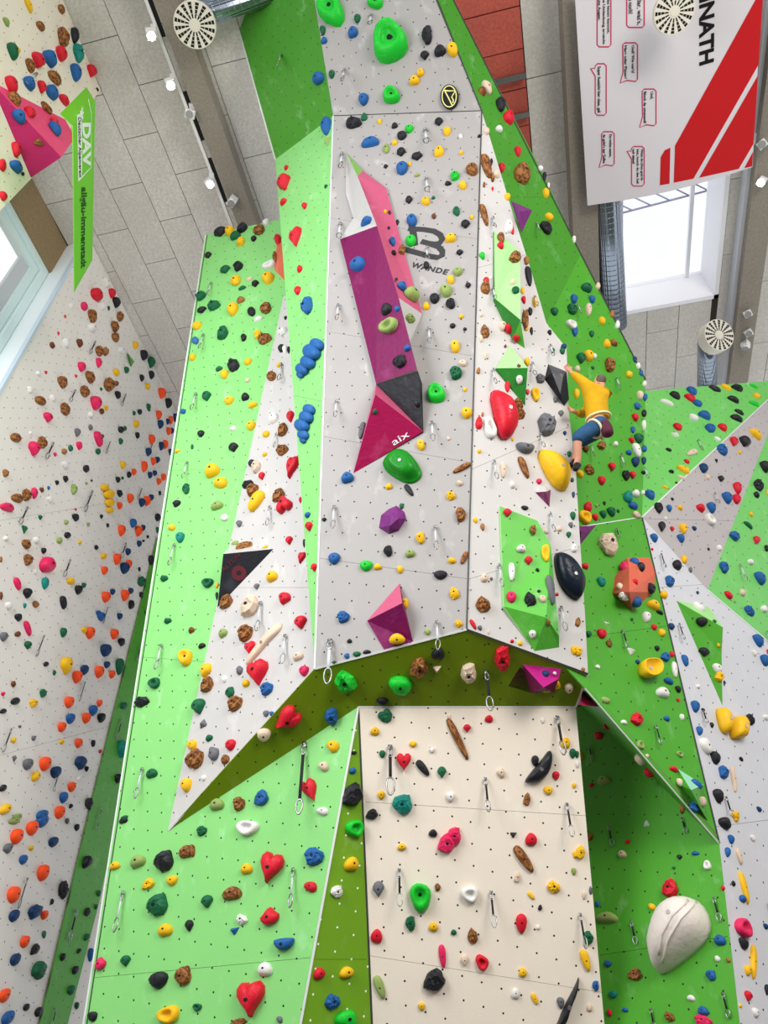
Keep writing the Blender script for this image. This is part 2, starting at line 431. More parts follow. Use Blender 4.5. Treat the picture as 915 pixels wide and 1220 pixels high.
# window: frame + sash bars + pane
PVC = mat('window frame white', S(214, 232, 232), .35)
GLASS = bpy.data.materials.new('window glass'); GLASS.use_nodes = True
_n = GLASS.node_tree.nodes; _n.remove(_n['Principled BSDF'])
_t = _n.new('ShaderNodeBsdfTransparent'); _g = _n.new('ShaderNodeBsdfGlossy'); _g.inputs['Roughness'].default_value = .02
_m = _n.new('ShaderNodeMixShader'); _m.inputs[0].default_value = .03
GLASS.node_tree.links.new(_t.outputs[0], _m.inputs[1]); GLASS.node_tree.links.new(_g.outputs[0], _m.inputs[2])
GLASS.node_tree.links.new(_m.outputs[0], _n['Material Output'].inputs[0])
win = empty('window_1', wpt(0, ztop - 2)); tag(win, 'white framed window in the recess at upper left', None, None, 'structure')
def wbar(name, s0, s1, z0, z1, o0, o1, m=PVC):
    v = [wpt(s, z, o) - win.location for z in (z0, z1) for s, o in ((s0, o0), (s1, o0), (s1, o1), (s0, o1))]
    return mesh_obj(name, v, box_vf((0, 0, 0), (1, 1, 1))[1], m, win)
zb = 6.0
wbar('frame_post', -.16, .0, zb, ztop, -.32, -.06); wbar('frame_head', -3.2, -.16, ztop - .16, ztop, -.32, -.06)
wbar('sash_post', -.34, -.17, zb, ztop - .17, -.30, -.14); wbar('sash_head', -3.2, -.34, ztop - .36, ztop - .17, -.30, -.14)
wbar('sash_panel', -.62, -.34, zb, ztop - .36, -.27, -.20, mat('grey window panel', S(196, 200, 204), .5))
wbar('pane', -3.2, -.34, zb, ztop - .36, -.24, -.232, GLASS)
# warm timber facade seen through that window
mb = MB(); mb.add([wpt(-6, 0, -3.0), wpt(6, 0, -3.0), wpt(6, 16, -3.0), wpt(-6, 16, -3.0), wpt(-6, 0, -3.2), wpt(6, 0, -3.2), wpt(6, 16, -3.2), wpt(-6, 16, -3.2)], box_vf((0, 0, 0), (1, 1, 1))[1])
tag(mb.build('neighbouring_facade', mat('pale timber cladding', S(226, 200, 170), .8, kind='plank')), 'pale timber facade outside the left window', 'building')

# trims along the folds
up = Vector((0, 0, 1))
def mid(a, b): return (a + b).normalized()
trim(TL, BL, mid(TF.n, ST.n), .022); trim(TC, BR, mid(TF.n, RF.n), .018, TRIMD)
trim(BL, BR, mid(TF.n, TU.n), .012, TRIMD)
trim(TL, TC, mid(TF.n, RB.n), .02); trim(TC, TR, mid(RF.n, RD.n), .022, TRIMD); trim(BT, TLb, mid(TRI.n, RA.n), .02)
trim(Lp.hit(95, 1250), Lp.hit(245, 280), Lp.n, .022); trim(Lp.hit(99, 1250), Lp.hit(247, 280), Lp.n + Vector((0, 0, 0)), .012, TRIMD)
trim(c1, OWp.hit(352.5, 1250), mid(OWp.n, Lp.n), .025); trim(c1, Mp.hit(444.3, 1250), mid(OWp.n, Mp.n), .02, TRIMD)
trim(c1, c3, Mp.n, .015); trim(lipL, E1, mid(RG.n, SO.n), .014); trim(EL, E0, mid(GW2.n, RG.n), .012)
trim(E0, E1, mid(RG.n, GS.n), .02, TRIMD); trim(E0, FG.hit(915, 476), mid(FG.n, GU.n), .02); trim(GS.hit(843, 703), GS.hit(930, 777), GS.n, .02)
trim(BR, TU.hit(516, -10), TU.n, .02, TRIMD); trim(LT, DG.hit(272, -10), DG.n, .03)
trim(GW1.hit(535, -10), GW1.hit(692, 303), GW1.n, .03, TRIMD); trim(GW2.hit(692, 303), GW2.hit(769, 452.7), GW2.n, .03, TRIMD)
trim(TR, c3, RD.n, .02)

# ------------------------------------------------------------------ ceiling (boards along the hall axis)
AZ = math.radians(12.5)
A = Vector((math.sin(AZ), math.cos(AZ), 0)); B = Vector((math.cos(AZ), -math.sin(AZ), 0))
def ab(P): return P.dot(A), P.dot(B)
def cpt(a, b, z): return A * a + B * b + Vector((0, 0, z))
def cbox(mb, a0, a1, b0, b1, z0, z1, mi=0):
    v = [cpt(a, b, z) for z in (z0, z1) for a, b in ((a0, b0), (a1, b0), (a1, b1), (a0, b1))]
    mb.add(v, box_vf((0, 0, 0), (1, 1, 1))[1], mi)
def cobj(name, a0, a1, b0, b1, z0, z1, m, parent=None):
    mb = MB(); cbox(mb, a0, a1, b0, b1, z0, z1); return mb.build(name, m, parent)
# skylight opening in axis coordinates
sk = [ab(PZ(u, v, CEIL)) for u, v in ((738, 378), (858, 352), (735, 235), (868, 205))]
SA1 = (sk[0][0] + sk[1][0]) / 2; SB0 = (sk[0][1] + sk[2][1]) / 2; SB1 = (sk[1][1] + sk[3][1]) / 2; SA0 = SA1 - 4.2
mb = MB()
Z0, Z1 = CEIL + .03, CEIL + .35
cbox(mb, 0.5, 24, ab(l2)[1] - .42, SB0, Z0, Z1); cbox(mb, 0.5, 24, SB1, 15, Z0, Z1); cbox(mb, 0.5, SA0, SB0, SB1, Z0, Z1); cbox(mb, SA1, 24, SB0, SB1, Z0, Z1)
ceil = mb.build('ceiling', mat('dark joint', S(58, 55, 50), .9)); tag(ceil, 'grey wood wool board ceiling of the hall', None, None, 'structure')
# red bay
rA0 = ab(PZ(600, -10, CEIL))[0]; rA1 = ab(PZ(632, 190, CEIL))[0]
rB1 = (ab(PZ(617, 0, CEIL))[1] + ab(PZ(634, 180, CEIL))[1]) / 2; rB0 = rB1 - 1.55
PWID, PLEN, GAP = .735, 1.72, .014
bL0 = ab(PZ(95.5, 50.3, CEIL))[1]; aL0 = ab(PZ(*[142 + 1.5, 41.5], CEIL))[0]
i = -6
def board(a0, a1, b0, b1):
    mb = MB(); ca, cb = (a0 + a1) / 2, (b0 + b1) / 2
    cbox(mb, a0 - ca, a1 - ca, b0 - cb, b1 - cb, -.03, 0)
    o = mb.build('ceiling_board', CEILM, ceil); o.location = cpt(ca, cb, CEIL + .03)
for i in range(-3, 20):
    b0 = bL0 + i * PWID; b1 = b0 + PWID - GAP
    off = (i % 2) * PLEN * .5 + aL0
    for j in range(-3, 9):
        a0 = off + j * PLEN - PLEN; a1 = a0 + PLEN - GAP
        c = cpt((a0 + a1) / 2, (b0 + b1) / 2, CEIL); u, v = proj(c)
        if not (-110 < u < 1010 and -110 < v < 560): continue
        if a1 > SA0 and a0 < SA1 and b1 > SB0 and b0 < SB1:
            # trim around the skylight
            if a0 < SA1 < a1:
                a0 = SA1 + GAP
                if a1 - a0 < .15: continue
            elif b0 < SB0 - .12 and b1 > SB0: b1 = SB0 - GAP
            elif b0 < SB1 < b1 - .12: b0 = SB1 + GAP
            else: continue
        if a1 > rA0 and a0 < rA1 and b1 > rB0 and b0 < rB1: continue
        board(a0, a1, b0, b1)
n_red = 5
for k in range(n_red):
    a0 = rA0 - .4 + (rA1 - rA0 + .4) * k / n_red; a1 = a0 + (rA1 - rA0 + .4) / n_red - .02
    cobj('red_board', a0, a1, rB0, rB1, CEIL - .02 - .02 * (k % 2), CEIL + .03, REDB, ceil)
# side strip of boards right of the red bay
for k in range(3):
    a0 = rA0 - .4 + k * 1.9
    cobj('ceiling_board', a0, a0 + 1.88, rB1 + .02, rB1 + .72, CEIL - .03, CEIL + .03, CEILM, ceil)
for vv in (86, 133):
    a = ab(PZ(628, vv, CEIL))[0]
    tag(cobj('ceiling_tie_bar', a - .05, a + .05, rB0, rB1, CEIL - .16, CEIL - .08, STEEL),
        'thin steel bar across the red boards, %s' % ('nearer the tower top' if vv == 86 else 'beside the black hold'), 'bar', 'steel bars across the red boards')
# beams
def beam(name, px0, px1, width, z0, z1, m, label, a0=0.8, a1=20):
    b = (ab(PZ(*px0, z0))[1] + ab(PZ(*px1, z0))[1]) / 2
    o = cobj(name, a0, a1, b, b + width, z0, z1, m); tag(o, label, None, None, 'structure'); return b
bb = beam('trim_beam_1', (183, 0), (284, 270), .40, CEIL - .42, CEIL, BEAM, 'long concrete ceiling beam with lamp track at left')
beam('trim_beam_2', (660, 0), (690, 250), .52, CEIL - .55, CEIL, BEAM, 'concrete ceiling beam left of the white banner')
beam('trim_beam_3', (897, 210), (872, 440), .45, CEIL - .50, CEIL, BEAM, 'concrete ceiling beam right of the skylight')
beam('trim_beam_4', (875, 300), (866, 440), .24, CEIL - .30, CEIL, mat('pale steel beam', S(205, 208, 215), .5), 'pale steel beam beside the skylight')
# skylight: upstand frame, glazing, outer truss
sky = empty('window_2', cpt(SA1, SB0, CEIL)); tag(sky, 'large white framed skylight in the right ceiling', None, None, 'structure')
SKW = mat('skylight frame white', S(250, 250, 254), .4)
def skb(name, a0, a1, b0, b1, z0, z1, m=SKW):
    mb = MB(); cbox(mb, a0, a1, b0, b1, z0, z1); mb.v = [q - sky.location for q in mb.v]; return mb.build(name, m, sky)
skb('curb_far', SA1 - .10, SA1, SB0, SB1, CEIL - .02, CEIL + 1.1); skb('curb_near', SA0, SA0 + .1, SB0, SB1, CEIL - .02, CEIL + 1.1)
skb('curb_left', SA0, SA1, SB0, SB0 + .1, CEIL - .02, CEIL + 1.1); skb('curb_right', SA0, SA1, SB1 - .1, SB1, CEIL - .02, CEIL + 1.1)
skb('glazing', SA0 + .1, SA1 - .1, SB0 + .1, SB1 - .1, CEIL + .95, CEIL + .965, GLASS)
skb('glazing_bar', SA0 + .1, SA1 - .1, SB1 - .5, SB1 - .42, CEIL + .9, CEIL + 1.0)
LILAC = mat('painted steel tube', S(196, 196, 222), .4)
tr = MB()
T0 = cpt(SA1 - 2.0, SB0 - .2, CEIL + 1.6); T1 = cpt(SA1 - 2.0, SB1 + .2, CEIL + 1.9)
for dz, da in ((0, 0), (.05, .35), (.5, .2)):
    tr.tube([T0 + A * da + Vector((0, 0, dz)), T1 + A * da + Vector((0, 0, dz))], .025, 6)
for k in range(6):
    p0 = T0.lerp(T1, k / 6); p1 = T0.lerp(T1, (k + 1) / 6) + A * .35 + Vector((0, 0, .05)); tr.tube([p0, p1], .018, 6)
tag(tr.build('roof_truss', LILAC), 'pale lilac steel truss outside above the skylight', 'truss')
# hall floor
fl = mesh_obj('floor', [Vector((-9, -14, 0)), Vector((14, -14, 0)), Vector((14, 18, 0)), Vector((-9, 18, 0)), Vector((-9, -14, -.2)), Vector((14, -14, -.2)), Vector((14, 18, -.2)), Vector((-9, 18, -.2))],
              box_vf((0, 0, 0), (1, 1, 1))[1], mat('grey rubber floor', S(96, 94, 92), .7, kind='plank')); tag(fl, 'grey rubber floor of the climbing hall', None, None, 'structure')

# unseen lower walls around the photographer, added to cut low ambient light; open above
HALLW = mat('hall wall plaster', S(170, 166, 160), .8, kind='plank')
def hallwall(name, lo, hi, label):
    v, f = box_vf(lo, hi); tag(mesh_obj(name, v, f, HALLW), label, None, None, 'structure')
hallwall('wall_back', (-8, -9.2, 0), (13, -9, 7.0), 'plain plaster wall behind the photographer')
hallwall('wall_right', (12.8, -9, 0), (13, 16, 7.0), 'plain plaster wall on the right side of the hall')
hallwall('wall_left_rear', (-7.2, -9, 0), (-7, 1.5, 6.0), 'plain plaster wall left of the photographer')
# ------------------------------------------------------------------ volumes: faceted boxes screwed onto a wall; facet colours carry light and shade
def volume(name, sid, verts, faces, boundary, mats, label, cat='volume', group='climbing volumes'):
    """verts: (u, v, height above wall); faces: (vertex ids, material id); boundary: loop that is closed down to the wall"""
    pl = PL[sid]; n = pl.n
    V = [pl.hit(u, v, h) for u, v, h in verts]
    k = len(V); base = {}
    F = [f for f, m in faces]; FM = [m for f, m in faces]
    for i in boundary:
        base[i] = len(V); V.append(V[i] - n * (verts[i][2] + .004))
    L = len(boundary)
    for a in range(L):
        i, j = boundary[a], boundary[(a + 1) % L]
        F.append((i, j, base[j], base[i])); FM.append(faces[0][1] if len(mats) == 1 else len(mats) - 1)
    F.append(tuple(base[i] for i in boundary)); FM.append(0)
    o = mesh_obj(name, V, F, mats, None, False, FM)
    c = sum((V[i] for i in base.values()), Vector()) / len(base)
    me = o.data
    ul = me.uv_layers.new(name='UVMap')
    e1, e2 = poly_uv(V, n)
    for p in me.polygons:
        for li in p.loop_indices:
            d = me.vertices[me.loops[li].vertex_index].co - c; ul.data[li].uv = (d.dot(e1), d.dot(e2))
    for v in me.vertices: v.co -= c
    o.location = c
    tag(o, label, cat, group)
    vid = 'V' + str(len(VOLS)); VOLS[vid] = (o, label)
    for f, m in faces: reg(vid, [V[i] for i in f])
    PL[vid] = pl
    return o
VOLS = {}
def Q(c, r, x, y, h=0.0): return ((0, 228, 456, 685)[c] + x / 3.978, (0, 244, 488, 732, 976)[r] + y / 3.978, h)
def Zm(ou, ov, sc): return lambda x, y, h=0.0: (ou + x / sc, ov + y / sc, h)

volume('arrow_volume', 'TF', [(412, 181, .0), (412, 230, .02), (421, 260, .03), (405, 285, .06), (448, 457, .06), (497, 440, .34), (475, 355, .38), (449, 269, .42), (426, 210, .24), (432, 203, .08), (460, 224, .05), (503, 374, .02), (487, 410, .06)],
       [((0, 1, 2, 8), 2), ((2, 3, 7), 2), ((2, 7, 8), 2), ((0, 8, 9), 3), ((8, 7, 6, 11), 1), ((8, 11, 10, 9), 1), ((3, 4, 5, 6, 7), 0), ((6, 12, 11), 2), ((6, 5, 12), 2)],
       [0, 1, 2, 3, 4, 5, 12, 11, 10, 9], [MAG, PINK, WHITEV, mat('fading green volume', S(120, 170, 80), .5, kind='hold'), WHITEV], 'long magenta and pink arrow volume on the grey tower front')
V_AIX = volume('wedge_volume', 'TF', [(448, 458, .05), (497.5, 441, .30), (504, 514, .03), (421, 564, .0), (447, 470, .42)],
       [((0, 1, 2), 1), ((0, 2, 4), 2), ((4, 2, 3), 0), ((0, 4, 3), 2)], [0, 1, 2, 3], [REDPINK, BLACKV, PINK, BLACKV], 'crimson and black wedge volume below the long magenta arrow volume')
z = Q
volume('gem_volume', 'TF', [Q(2, 2, -8, 500), Q(2, 2, 30, 470), Q(2, 2, 65, 455), Q(2, 2, 103, 485), Q(2, 2, 112, 518), Q(2, 2, 75, 575), Q(2, 2, 28, 590), Q(2, 2, -18, 560), Q(2, 2, 40, 500, .14), Q(2, 2, 75, 515, .14), Q(2, 2, 35, 550, .14)],
       [((0, 1, 8), 0), ((1, 2, 8), 0), ((2, 3, 9, 8), 0), ((3, 4, 9), 0), ((4, 5, 9), 0), ((5, 6, 10, 9), 0), ((6, 7, 10), 0), ((7, 0, 8, 10), 0), ((8, 9, 10), 0)], list(range(8)), [PURP], 'purple faceted gem volume in the middle of the grey tower front')
volume('pyramid_volume', 'TF', [(476, 695, 0), (437.4, 739.5, .03), (457.6, 774, 0), (492, 764.5, 0), (479, 718.5, .24)], [((0, 1, 4), 1), ((1, 2, 3, 4), 0), ((3, 0, 4), 0)], [0, 1, 2, 3], [MAG, PINK, MAG],
       'magenta pyramid volume at the bottom edge of grey tower front')
zp = Zm(600, 780, 8.318)
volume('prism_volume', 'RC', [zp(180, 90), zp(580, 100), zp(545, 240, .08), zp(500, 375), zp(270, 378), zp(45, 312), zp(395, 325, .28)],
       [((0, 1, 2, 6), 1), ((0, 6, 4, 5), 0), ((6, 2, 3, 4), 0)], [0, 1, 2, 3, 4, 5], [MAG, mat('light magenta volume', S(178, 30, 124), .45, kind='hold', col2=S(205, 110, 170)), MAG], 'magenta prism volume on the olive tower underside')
V_BLK = volume('wedge_volume', 'TRI', [(276, 648, 0), (326, 654, 0), (259, 724, 0), (266, 660, .26)], [((0, 1, 3), 1), ((3, 1, 2), 0), ((0, 3, 2), 0)], [0, 1, 2], [BLACKV, WHITEV, BLACKV], 'black triangular wedge volume on the white triangular panel')
z7 = Zm(570, 230, 4.515)
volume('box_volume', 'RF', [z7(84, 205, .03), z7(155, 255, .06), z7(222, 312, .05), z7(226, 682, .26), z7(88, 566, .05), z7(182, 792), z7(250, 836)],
       [((0, 1, 2, 3, 4), 0), ((4, 3, 5), 1), ((3, 6, 5), 2)], [0, 1, 2, 3, 6, 5, 4], [LGREENV, mat('shaded green volume', S(40, 120, 40), .4, kind='hold', col2=S(90, 160, 80)), GREENV, MATS['shaded green volume']], 'tall light green box volume high on the white tower side')
volume('wedge_volume', 'RF', [z7(170, 818), z7(265, 940, .22), z7(95, 942, .03), z7(250, 1145)], [((0, 1, 2), 0), ((2, 1, 3), 1)], [0, 1, 3, 2], [LGREENV, MATS['shaded green volume'], MATS['shaded green volume']], 'green diamond volume above the red macro hold')
zb9 = Zm(540, 570, 4.694)
volume('slab_volume', 'RF', [zb9(262, 155, .03), zb9(470, 236, .05), zb9(545, 368, .08), zb9(592, 882, .10), zb9(592, 945), zb9(455, 966), zb9(285, 716, .05), zb9(520, 778, .22)],
       [((0, 1, 2, 7, 6), 0), ((2, 3, 7), 0), ((6, 7, 5), 1), ((7, 3, 4, 5), 1)], [0, 1, 2, 3, 4, 5, 6], [GREENV, mat('slab volume green', S(86, 176, 60), .4, kind='hold', col2=S(150, 205, 130)), LGREENV], 'large green slab volume low on the white tower side')
volume('gem_volume', 'RF', [z7(375, 920), z7(475, 960), z7(487, 1110), z7(462, 1146), z7(355, 1002), z7(395, 965, .12), z7(455, 985, .14), z7(440, 1080, .12)],
       [((0, 1, 6, 5), 1), ((1, 2, 7, 6), 0), ((2, 3, 7), 0), ((3, 4, 5, 7), 0), ((4, 0, 5), 0), ((5, 6, 7), 1)], [0, 1, 2, 3, 4], [BLACKV, mat('charcoal volume', S(74, 74, 78), .5, kind='hold'), BLACKV], 'black faceted volume by the raised hand of climber')
volume('pyramid_volume', 'RF', [z7(176, 42), z7(290, 92), z7(232, 214), z7(222, 100, .16)], [((0, 1, 3), 0), ((1, 2, 3), 0), ((2, 0, 3), 0)], [0, 1, 2], [PURP], 'dark purple pyramid volume where tower side meets upper green wall')
volume('pyramid_volume', 'GW2', [Q(3, 2, 10, 470), Q(3, 2, 0, 430), Q(3, 2, -30, 470), Q(3, 2, 0, 460, .05)], [((0, 1, 3), 0), ((1, 2, 3), 0), ((2, 0, 3), 0)], [0, 1, 2], [PURP], 'tiny purple volume tucked behind the tower edge')
volume('pyramid_volume', 'RG', [Q(3, 2, -6, 553), Q(3, 2, 100, 548), Q(3, 2, 22, 645), Q(3, 2, 30, 580, .12)], [((0, 1, 3), 0), ((1, 2, 3), 0), ((2, 0, 3), 0)], [0, 1, 2], [PURP], 'purple pyramid volume under the climber wall fold')
volume('pyramid_volume', 'RF', [Q(2, 2, 722, 392), Q(2, 2, 770, 360), Q(2, 2, 796, 380), Q(2, 2, 790, 462), Q(2, 2, 775, 388, .10)], [((0, 1, 4), 1), ((1, 2, 4), 1), ((2, 3, 4), 0), ((3, 0, 4), 0)], [0, 1, 2, 3], [mat('plum volume', S(120, 50, 90), .5, kind='hold'), WHITEV, MATS['plum volume']], 'small plum pyramid volume below the yellow macro hold')  # white top faces paint the light falling on the plum top
zs = Zm(680, 600, 3.894)
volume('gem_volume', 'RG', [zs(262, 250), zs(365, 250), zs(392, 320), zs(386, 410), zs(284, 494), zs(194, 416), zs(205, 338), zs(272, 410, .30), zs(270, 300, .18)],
       [((0, 1, 8), 0), ((1, 2, 8), 0), ((2, 3, 7, 8), 0), ((3, 4, 7), 0), ((4, 5, 7), 0), ((5, 6, 8, 7), 1), ((6, 0, 8), 1)], list(range(7)), [SALMON, mat('shaded salmon volume', S(186, 88, 68), .5, kind='hold', col2=S(220, 150, 130)), SALMON], 'salmon red faceted volume on the right green wall')
volume('wedge_volume', 'GS', [zs(490, 450), zs(640, 480), zs(706, 574, .22), zs(704, 938), zs(700, 700, .10)], [((0, 2, 4, 3), 0), ((0, 1, 2), 1)], [0, 1, 2, 4, 3], [GREEND, LGREENV, GREEND], 'tall green wedge volume on the pale grey right wall')
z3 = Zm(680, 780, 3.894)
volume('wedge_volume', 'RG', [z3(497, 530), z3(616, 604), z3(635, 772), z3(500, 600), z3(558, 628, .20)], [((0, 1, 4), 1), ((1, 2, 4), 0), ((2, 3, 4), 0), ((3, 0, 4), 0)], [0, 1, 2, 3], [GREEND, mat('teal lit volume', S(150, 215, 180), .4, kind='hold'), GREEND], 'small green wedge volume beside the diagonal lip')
zu = Zm(0, 0, 4.693)
volume('wedge_volume', 'UL', [(-12, 96, 0), (77.8, 142.5, 0), (89.5, 164, .08), (73, 187.5, .42), (38, 211, .02)], [((0, 1, 2, 3), 1), ((0, 3, 4), 0)], [0, 1, 2, 3, 4], [mat('shaded pink volume', S(176, 30, 92), .45, kind='hold', col2=S(220, 120, 160)), mat('rose volume', S(226, 70, 116), .45, kind='hold', col2=S(240, 150, 175)), MATS['shaded pink volume']],
       'pink wedge volume at the upper left beside the green banner')
volume('gem_volume', 'L', [(330, 288, 0), (345, 286, 0), (345, 340, 0), (327, 322, 0), (337, 315, .14)], [((0, 1, 4), 0), ((1, 2, 4), 0), ((2, 3, 4), 0), ((3, 0, 4), 0)], [0, 1, 2, 3], [SALMON], 'salmon volume peeking out behind the pale green tower strip')
volume('corner_volume', 'SO', [(693, 822, 0), (713, 842, 0), (678, 838, 0), (692, 840, .16)], [((0, 1, 3), 0), ((1, 2, 3), 0), ((2, 0, 3), 0)], [0, 1, 2], [REDPINK], 'crimson corner volume beneath the right tip of the tower')
volume('fin_volume', 'LW', [Q(0, 1, 602, 698), Q(0, 1, 636, 742), Q(0, 1, 622, 770), Q(0, 1, 618, 735, .1)], [((0, 1, 3), 0), ((1, 2, 3), 0), ((2, 0, 3), 0)], [0, 1, 2], [GREEND], 'little green fin volume high on the left grey wall')

# ------------------------------------------------------------------ hold materials
def hm(n, rgb, c2=None, k='hold', rough=.5, **kw): return mat('hold ' + n, S(*rgb), rough, kind=k, col2=S(*c2) if c2 else None, **kw)
HC = {'k': ('black', hm('black', (34, 35, 40), (90, 92, 98), rough=.4)), 'g': ('dark green', hm('dark green', (22, 96, 62), (110, 160, 130))), 'G': ('bright green', hm('bright green', (28, 190, 50), (150, 225, 150), rough=.35)),
      'y': ('yellow', hm('yellow', (236, 184, 28), (245, 215, 120))), 'o': ('orange', hm('orange', (250, 84, 34), (250, 130, 90))), 'b': ('blue', hm('blue', (34, 92, 156), (130, 165, 205))), 'n': ('navy', hm('navy', (24, 58, 100), (80, 110, 150))),
      'r': ('red', hm('red', (206, 26, 46), (230, 130, 135), rough=.4)), 'p': ('pink', hm('pink', (218, 38, 92), (240, 150, 175), rough=.4)), 'w': ('white', hm('white', (226, 224, 220), (245, 245, 245))), 'c': ('cream', hm('cream', (216, 194, 172), (235, 220, 205))),
      'B': ('brown', hm('brown', (108, 60, 32), (186, 130, 66), k='mottle', scale=4.0, amount=.6)), 's': ('grey', hm('grey', (104, 106, 112), (170, 172, 176))), 'm': ('khaki green', hm('khaki', (142, 164, 92), (200, 212, 170))),
      't': ('teal', hm('teal', (20, 130, 120), (120, 190, 185))), 'v': ('purple', hm('purple', (100, 40, 110), (160, 110, 160)))}

# ------------------------------------------------------------------ macro holds: outlines with a domed or dished body
def macro(name, sid, outline, h, colour, label, prof=((1, 0), (.97, .35), (.86, .7), (.62, .92), (.3, 1.0)), centre=None, cat='macro hold', sub=2, parent=None, scale=FPX):
    pl = PL[sid]; P = [pl.hit(u, v) for u, v in outline]
    for _ in range(sub):      # round the outline
        Qn = []
        for i in range(len(P)):
            a, b = P[i], P[(i + 1) % len(P)]; Qn += [a * .75 + b * .25, a * .25 + b * .75]
        P = Qn
    k = len(P); c = pl.hit(*centre) if centre else sum(P, Vector()) / k
    V = []; F = []
    for s, t in prof: V += [c + (p - c) * s + pl.n * (h * t - (.004 if t == 0 else 0)) for p in P]
    for r in range(len(prof) - 1):
        for i in range(k): F.append((r * k + i, r * k + (i + 1) % k, (r + 1) * k + (i + 1) % k, (r + 1) * k + i))
    F.append(tuple((len(prof) - 1) * k + i for i in range(k))); F.append(tuple(range(k)))
    V = [v - c for v in V]
    o = mesh_obj(name, V, F, colour if not isinstance(colour, str) else HC[colour][1], parent, True)
    for p in o.data.polygons[-2:]: p.use_smooth = False
    if parent: o.location = c - parent.location; return o
    o.location = c; tag(o, label, cat, 'large macro holds')
    # bolt
    mb = MB(); mb.tube([Vector((0, 0, 0)), pl.n * .012], .022, 8); b = mb.build('bolt', STEEL, o); b.location = pl.n * (h * prof[-1][1] - .004)
    reg('V_' + name, [v + c for v in V[:k]])
    PL['V_' + name] = pl; VOLS['V_' + name] = (o, label)
    return o
t = lambda c, r, L_: [Q(c, r, x, y)[:2] for x, y in L_]
macro('egg_macro', 'RF', t(2, 2, [(722, 196), (790, 198), (850, 240), (882, 290), (880, 350), (862, 394), (812, 376), (760, 300)]), .2, 'y', 'large smooth yellow macro hold on the white tower side', sub=1, prof=((1, 0), (.96, .3), (.82, .62), (.5, .9), (.15, 1.0)))
macro('wedge_macro', 'RF', [(581.7, 468), (592, 467), (608, 477), (614, 494), (616, 508), (607, 524.5), (594, 524.5), (588, 500)], .22, 'r', 'large red macro hold below the green diamond volume', sub=1, prof=((1, 0), (.95, .4), (.72, .75), (.35, .95), (.15, 1.0)))
z6 = Zm(400, 400, 6.777)
gm = macro('disc_macro', 'TF', [z6(x, y)[:2] for x, y in [(378, 1020), (430, 950), (500, 913), (570, 930), (640, 1000), (695, 1090), (695, 1145), (640, 1192), (560, 1195), (450, 1135), (392, 1080)]], .18, mat('hold leaf green', S(14, 128, 22), .35, kind='hold', col2=S(60, 160, 60)),
      'large dark green round macro hold beneath the crimson wedge volume', prof=((1, 0), (1, .12), (.96, .2), (.84, .22), (.78, .55), (.66, .9), (.4, 1.0)))
shell = macro('shell_macro', 'RG2', t(3, 4, [(373, 600), (408, 470), (470, 398), (545, 373), (605, 398), (648, 478), (642, 552), (602, 612), (505, 690), (420, 742), (392, 720), (373, 640)]), .42, mat('hold chalk white', S(226, 216, 208), .55, kind='hold'),
      'huge off-white shell shaped macro on the lower right green wall', centre=(822, 1100), sub=1, prof=((1, 0), (.985, .15), (.93, .4), (.82, .62), (.62, .84), (.35, .97), (.12, 1.0)))
macro('disc_macro', 'RF', [zb9(x, y)[:2] for x, y in [(556, 428), (595, 410), (660, 452), (716, 540), (728, 600), (712, 668), (682, 688), (620, 642), (575, 560)]], .16, mat('hold midnight', S(18, 26, 40), .3, kind='hold', col2=S(50, 60, 80)), 'large black oval macro on the right edge of white tower side')
bw = macro('bowl_macro', 'RG', t(3, 3, [(291, 235), (318, 225), (365, 228), (383, 258), (378, 290), (345, 311), (315, 305), (295, 285)]), .16, 'y', 'yellow dish shaped macro on the right green wall', prof=((.9, 0), (1, .5), (1.0, .95), (.93, 1.0), (.86, .92), (.5, .62), (.2, .55)))
macro('slab_macro', 'GS', t(3, 3, [(660, 450), (690, 443), (715, 480), (722, 560), (700, 568), (680, 540)]), .14, 'y', 'left of the two yellow block macros at far right')
macro('block_macro', 'GS', t(3, 3, [(728, 488), (790, 483), (793, 590), (755, 592), (728, 585)]), .16, 'y', 'right of the two yellow block macros at far right', sub=1)
def lobes(name, sid, L_, col, label):
    """a macro made of swollen lobes in a row"""
    pl = PL[sid]; pts = [(pl.hit(u, v), r) for u, v, r in L_]
    root = empty(name, pts[0][0], label, 'macro hold', 'large macro holds')
    for (u, v, rpx), (p, r) in zip(L_, pts):
        R = rpx * (p - CAM).dot(FW) / FPX
        out = [(u + rpx * math.cos(a) * 1.0, v + rpx * math.sin(a)) for a in [k * math.pi / 4 for k in range(8)]]
        macro('lobe', sid, out, R * 1.05, col, None, prof=((.9, 0), (1, .35), (.9, .68), (.65, .9), (.3, 1.0)), parent=root, sub=1)
    return root
lobes('chain_macro', 'ST', [(379.5, 412, 8.0), (374, 421, 10.0), (369, 433, 8.5), (362, 441, 7.5), (359, 447, 4.5)], 'b', 'upper blue lobed macro on the pale green tower strip')
lobes('chain_macro', 'ST', [(370, 489, 7), (367, 498, 8.0), (362, 508, 8.5), (363, 519, 6.5), (362, 525, 4)], 'b', 'lower blue lobed macro on the pale green tower strip')
lobes('chain_macro', 'LW', [(123.5, 581, 4.5), (128, 589, 6), (129, 599, 5.2), (129.5, 608, 4)], 'y', 'yellow lobed macro in the middle of the left grey wall')
macro('flake_macro', 'M', t(2, 4, [(915, 780), (930, 735), (925, 800), (890, 880), (860, 985), (800, 1010), (830, 960), (850, 900)]), .10, 'k', 'long curved black flake at bottom right of lower white wall')
macro('blade_macro', 'TRI', t(1, 3, [(412, 38), (435, 42), (428, 75), (370, 130), (290, 225), (262, 250), (258, 225), (300, 165), (360, 90)]), .06, 'c', 'long beige blade shaped hold on the white triangular panel')
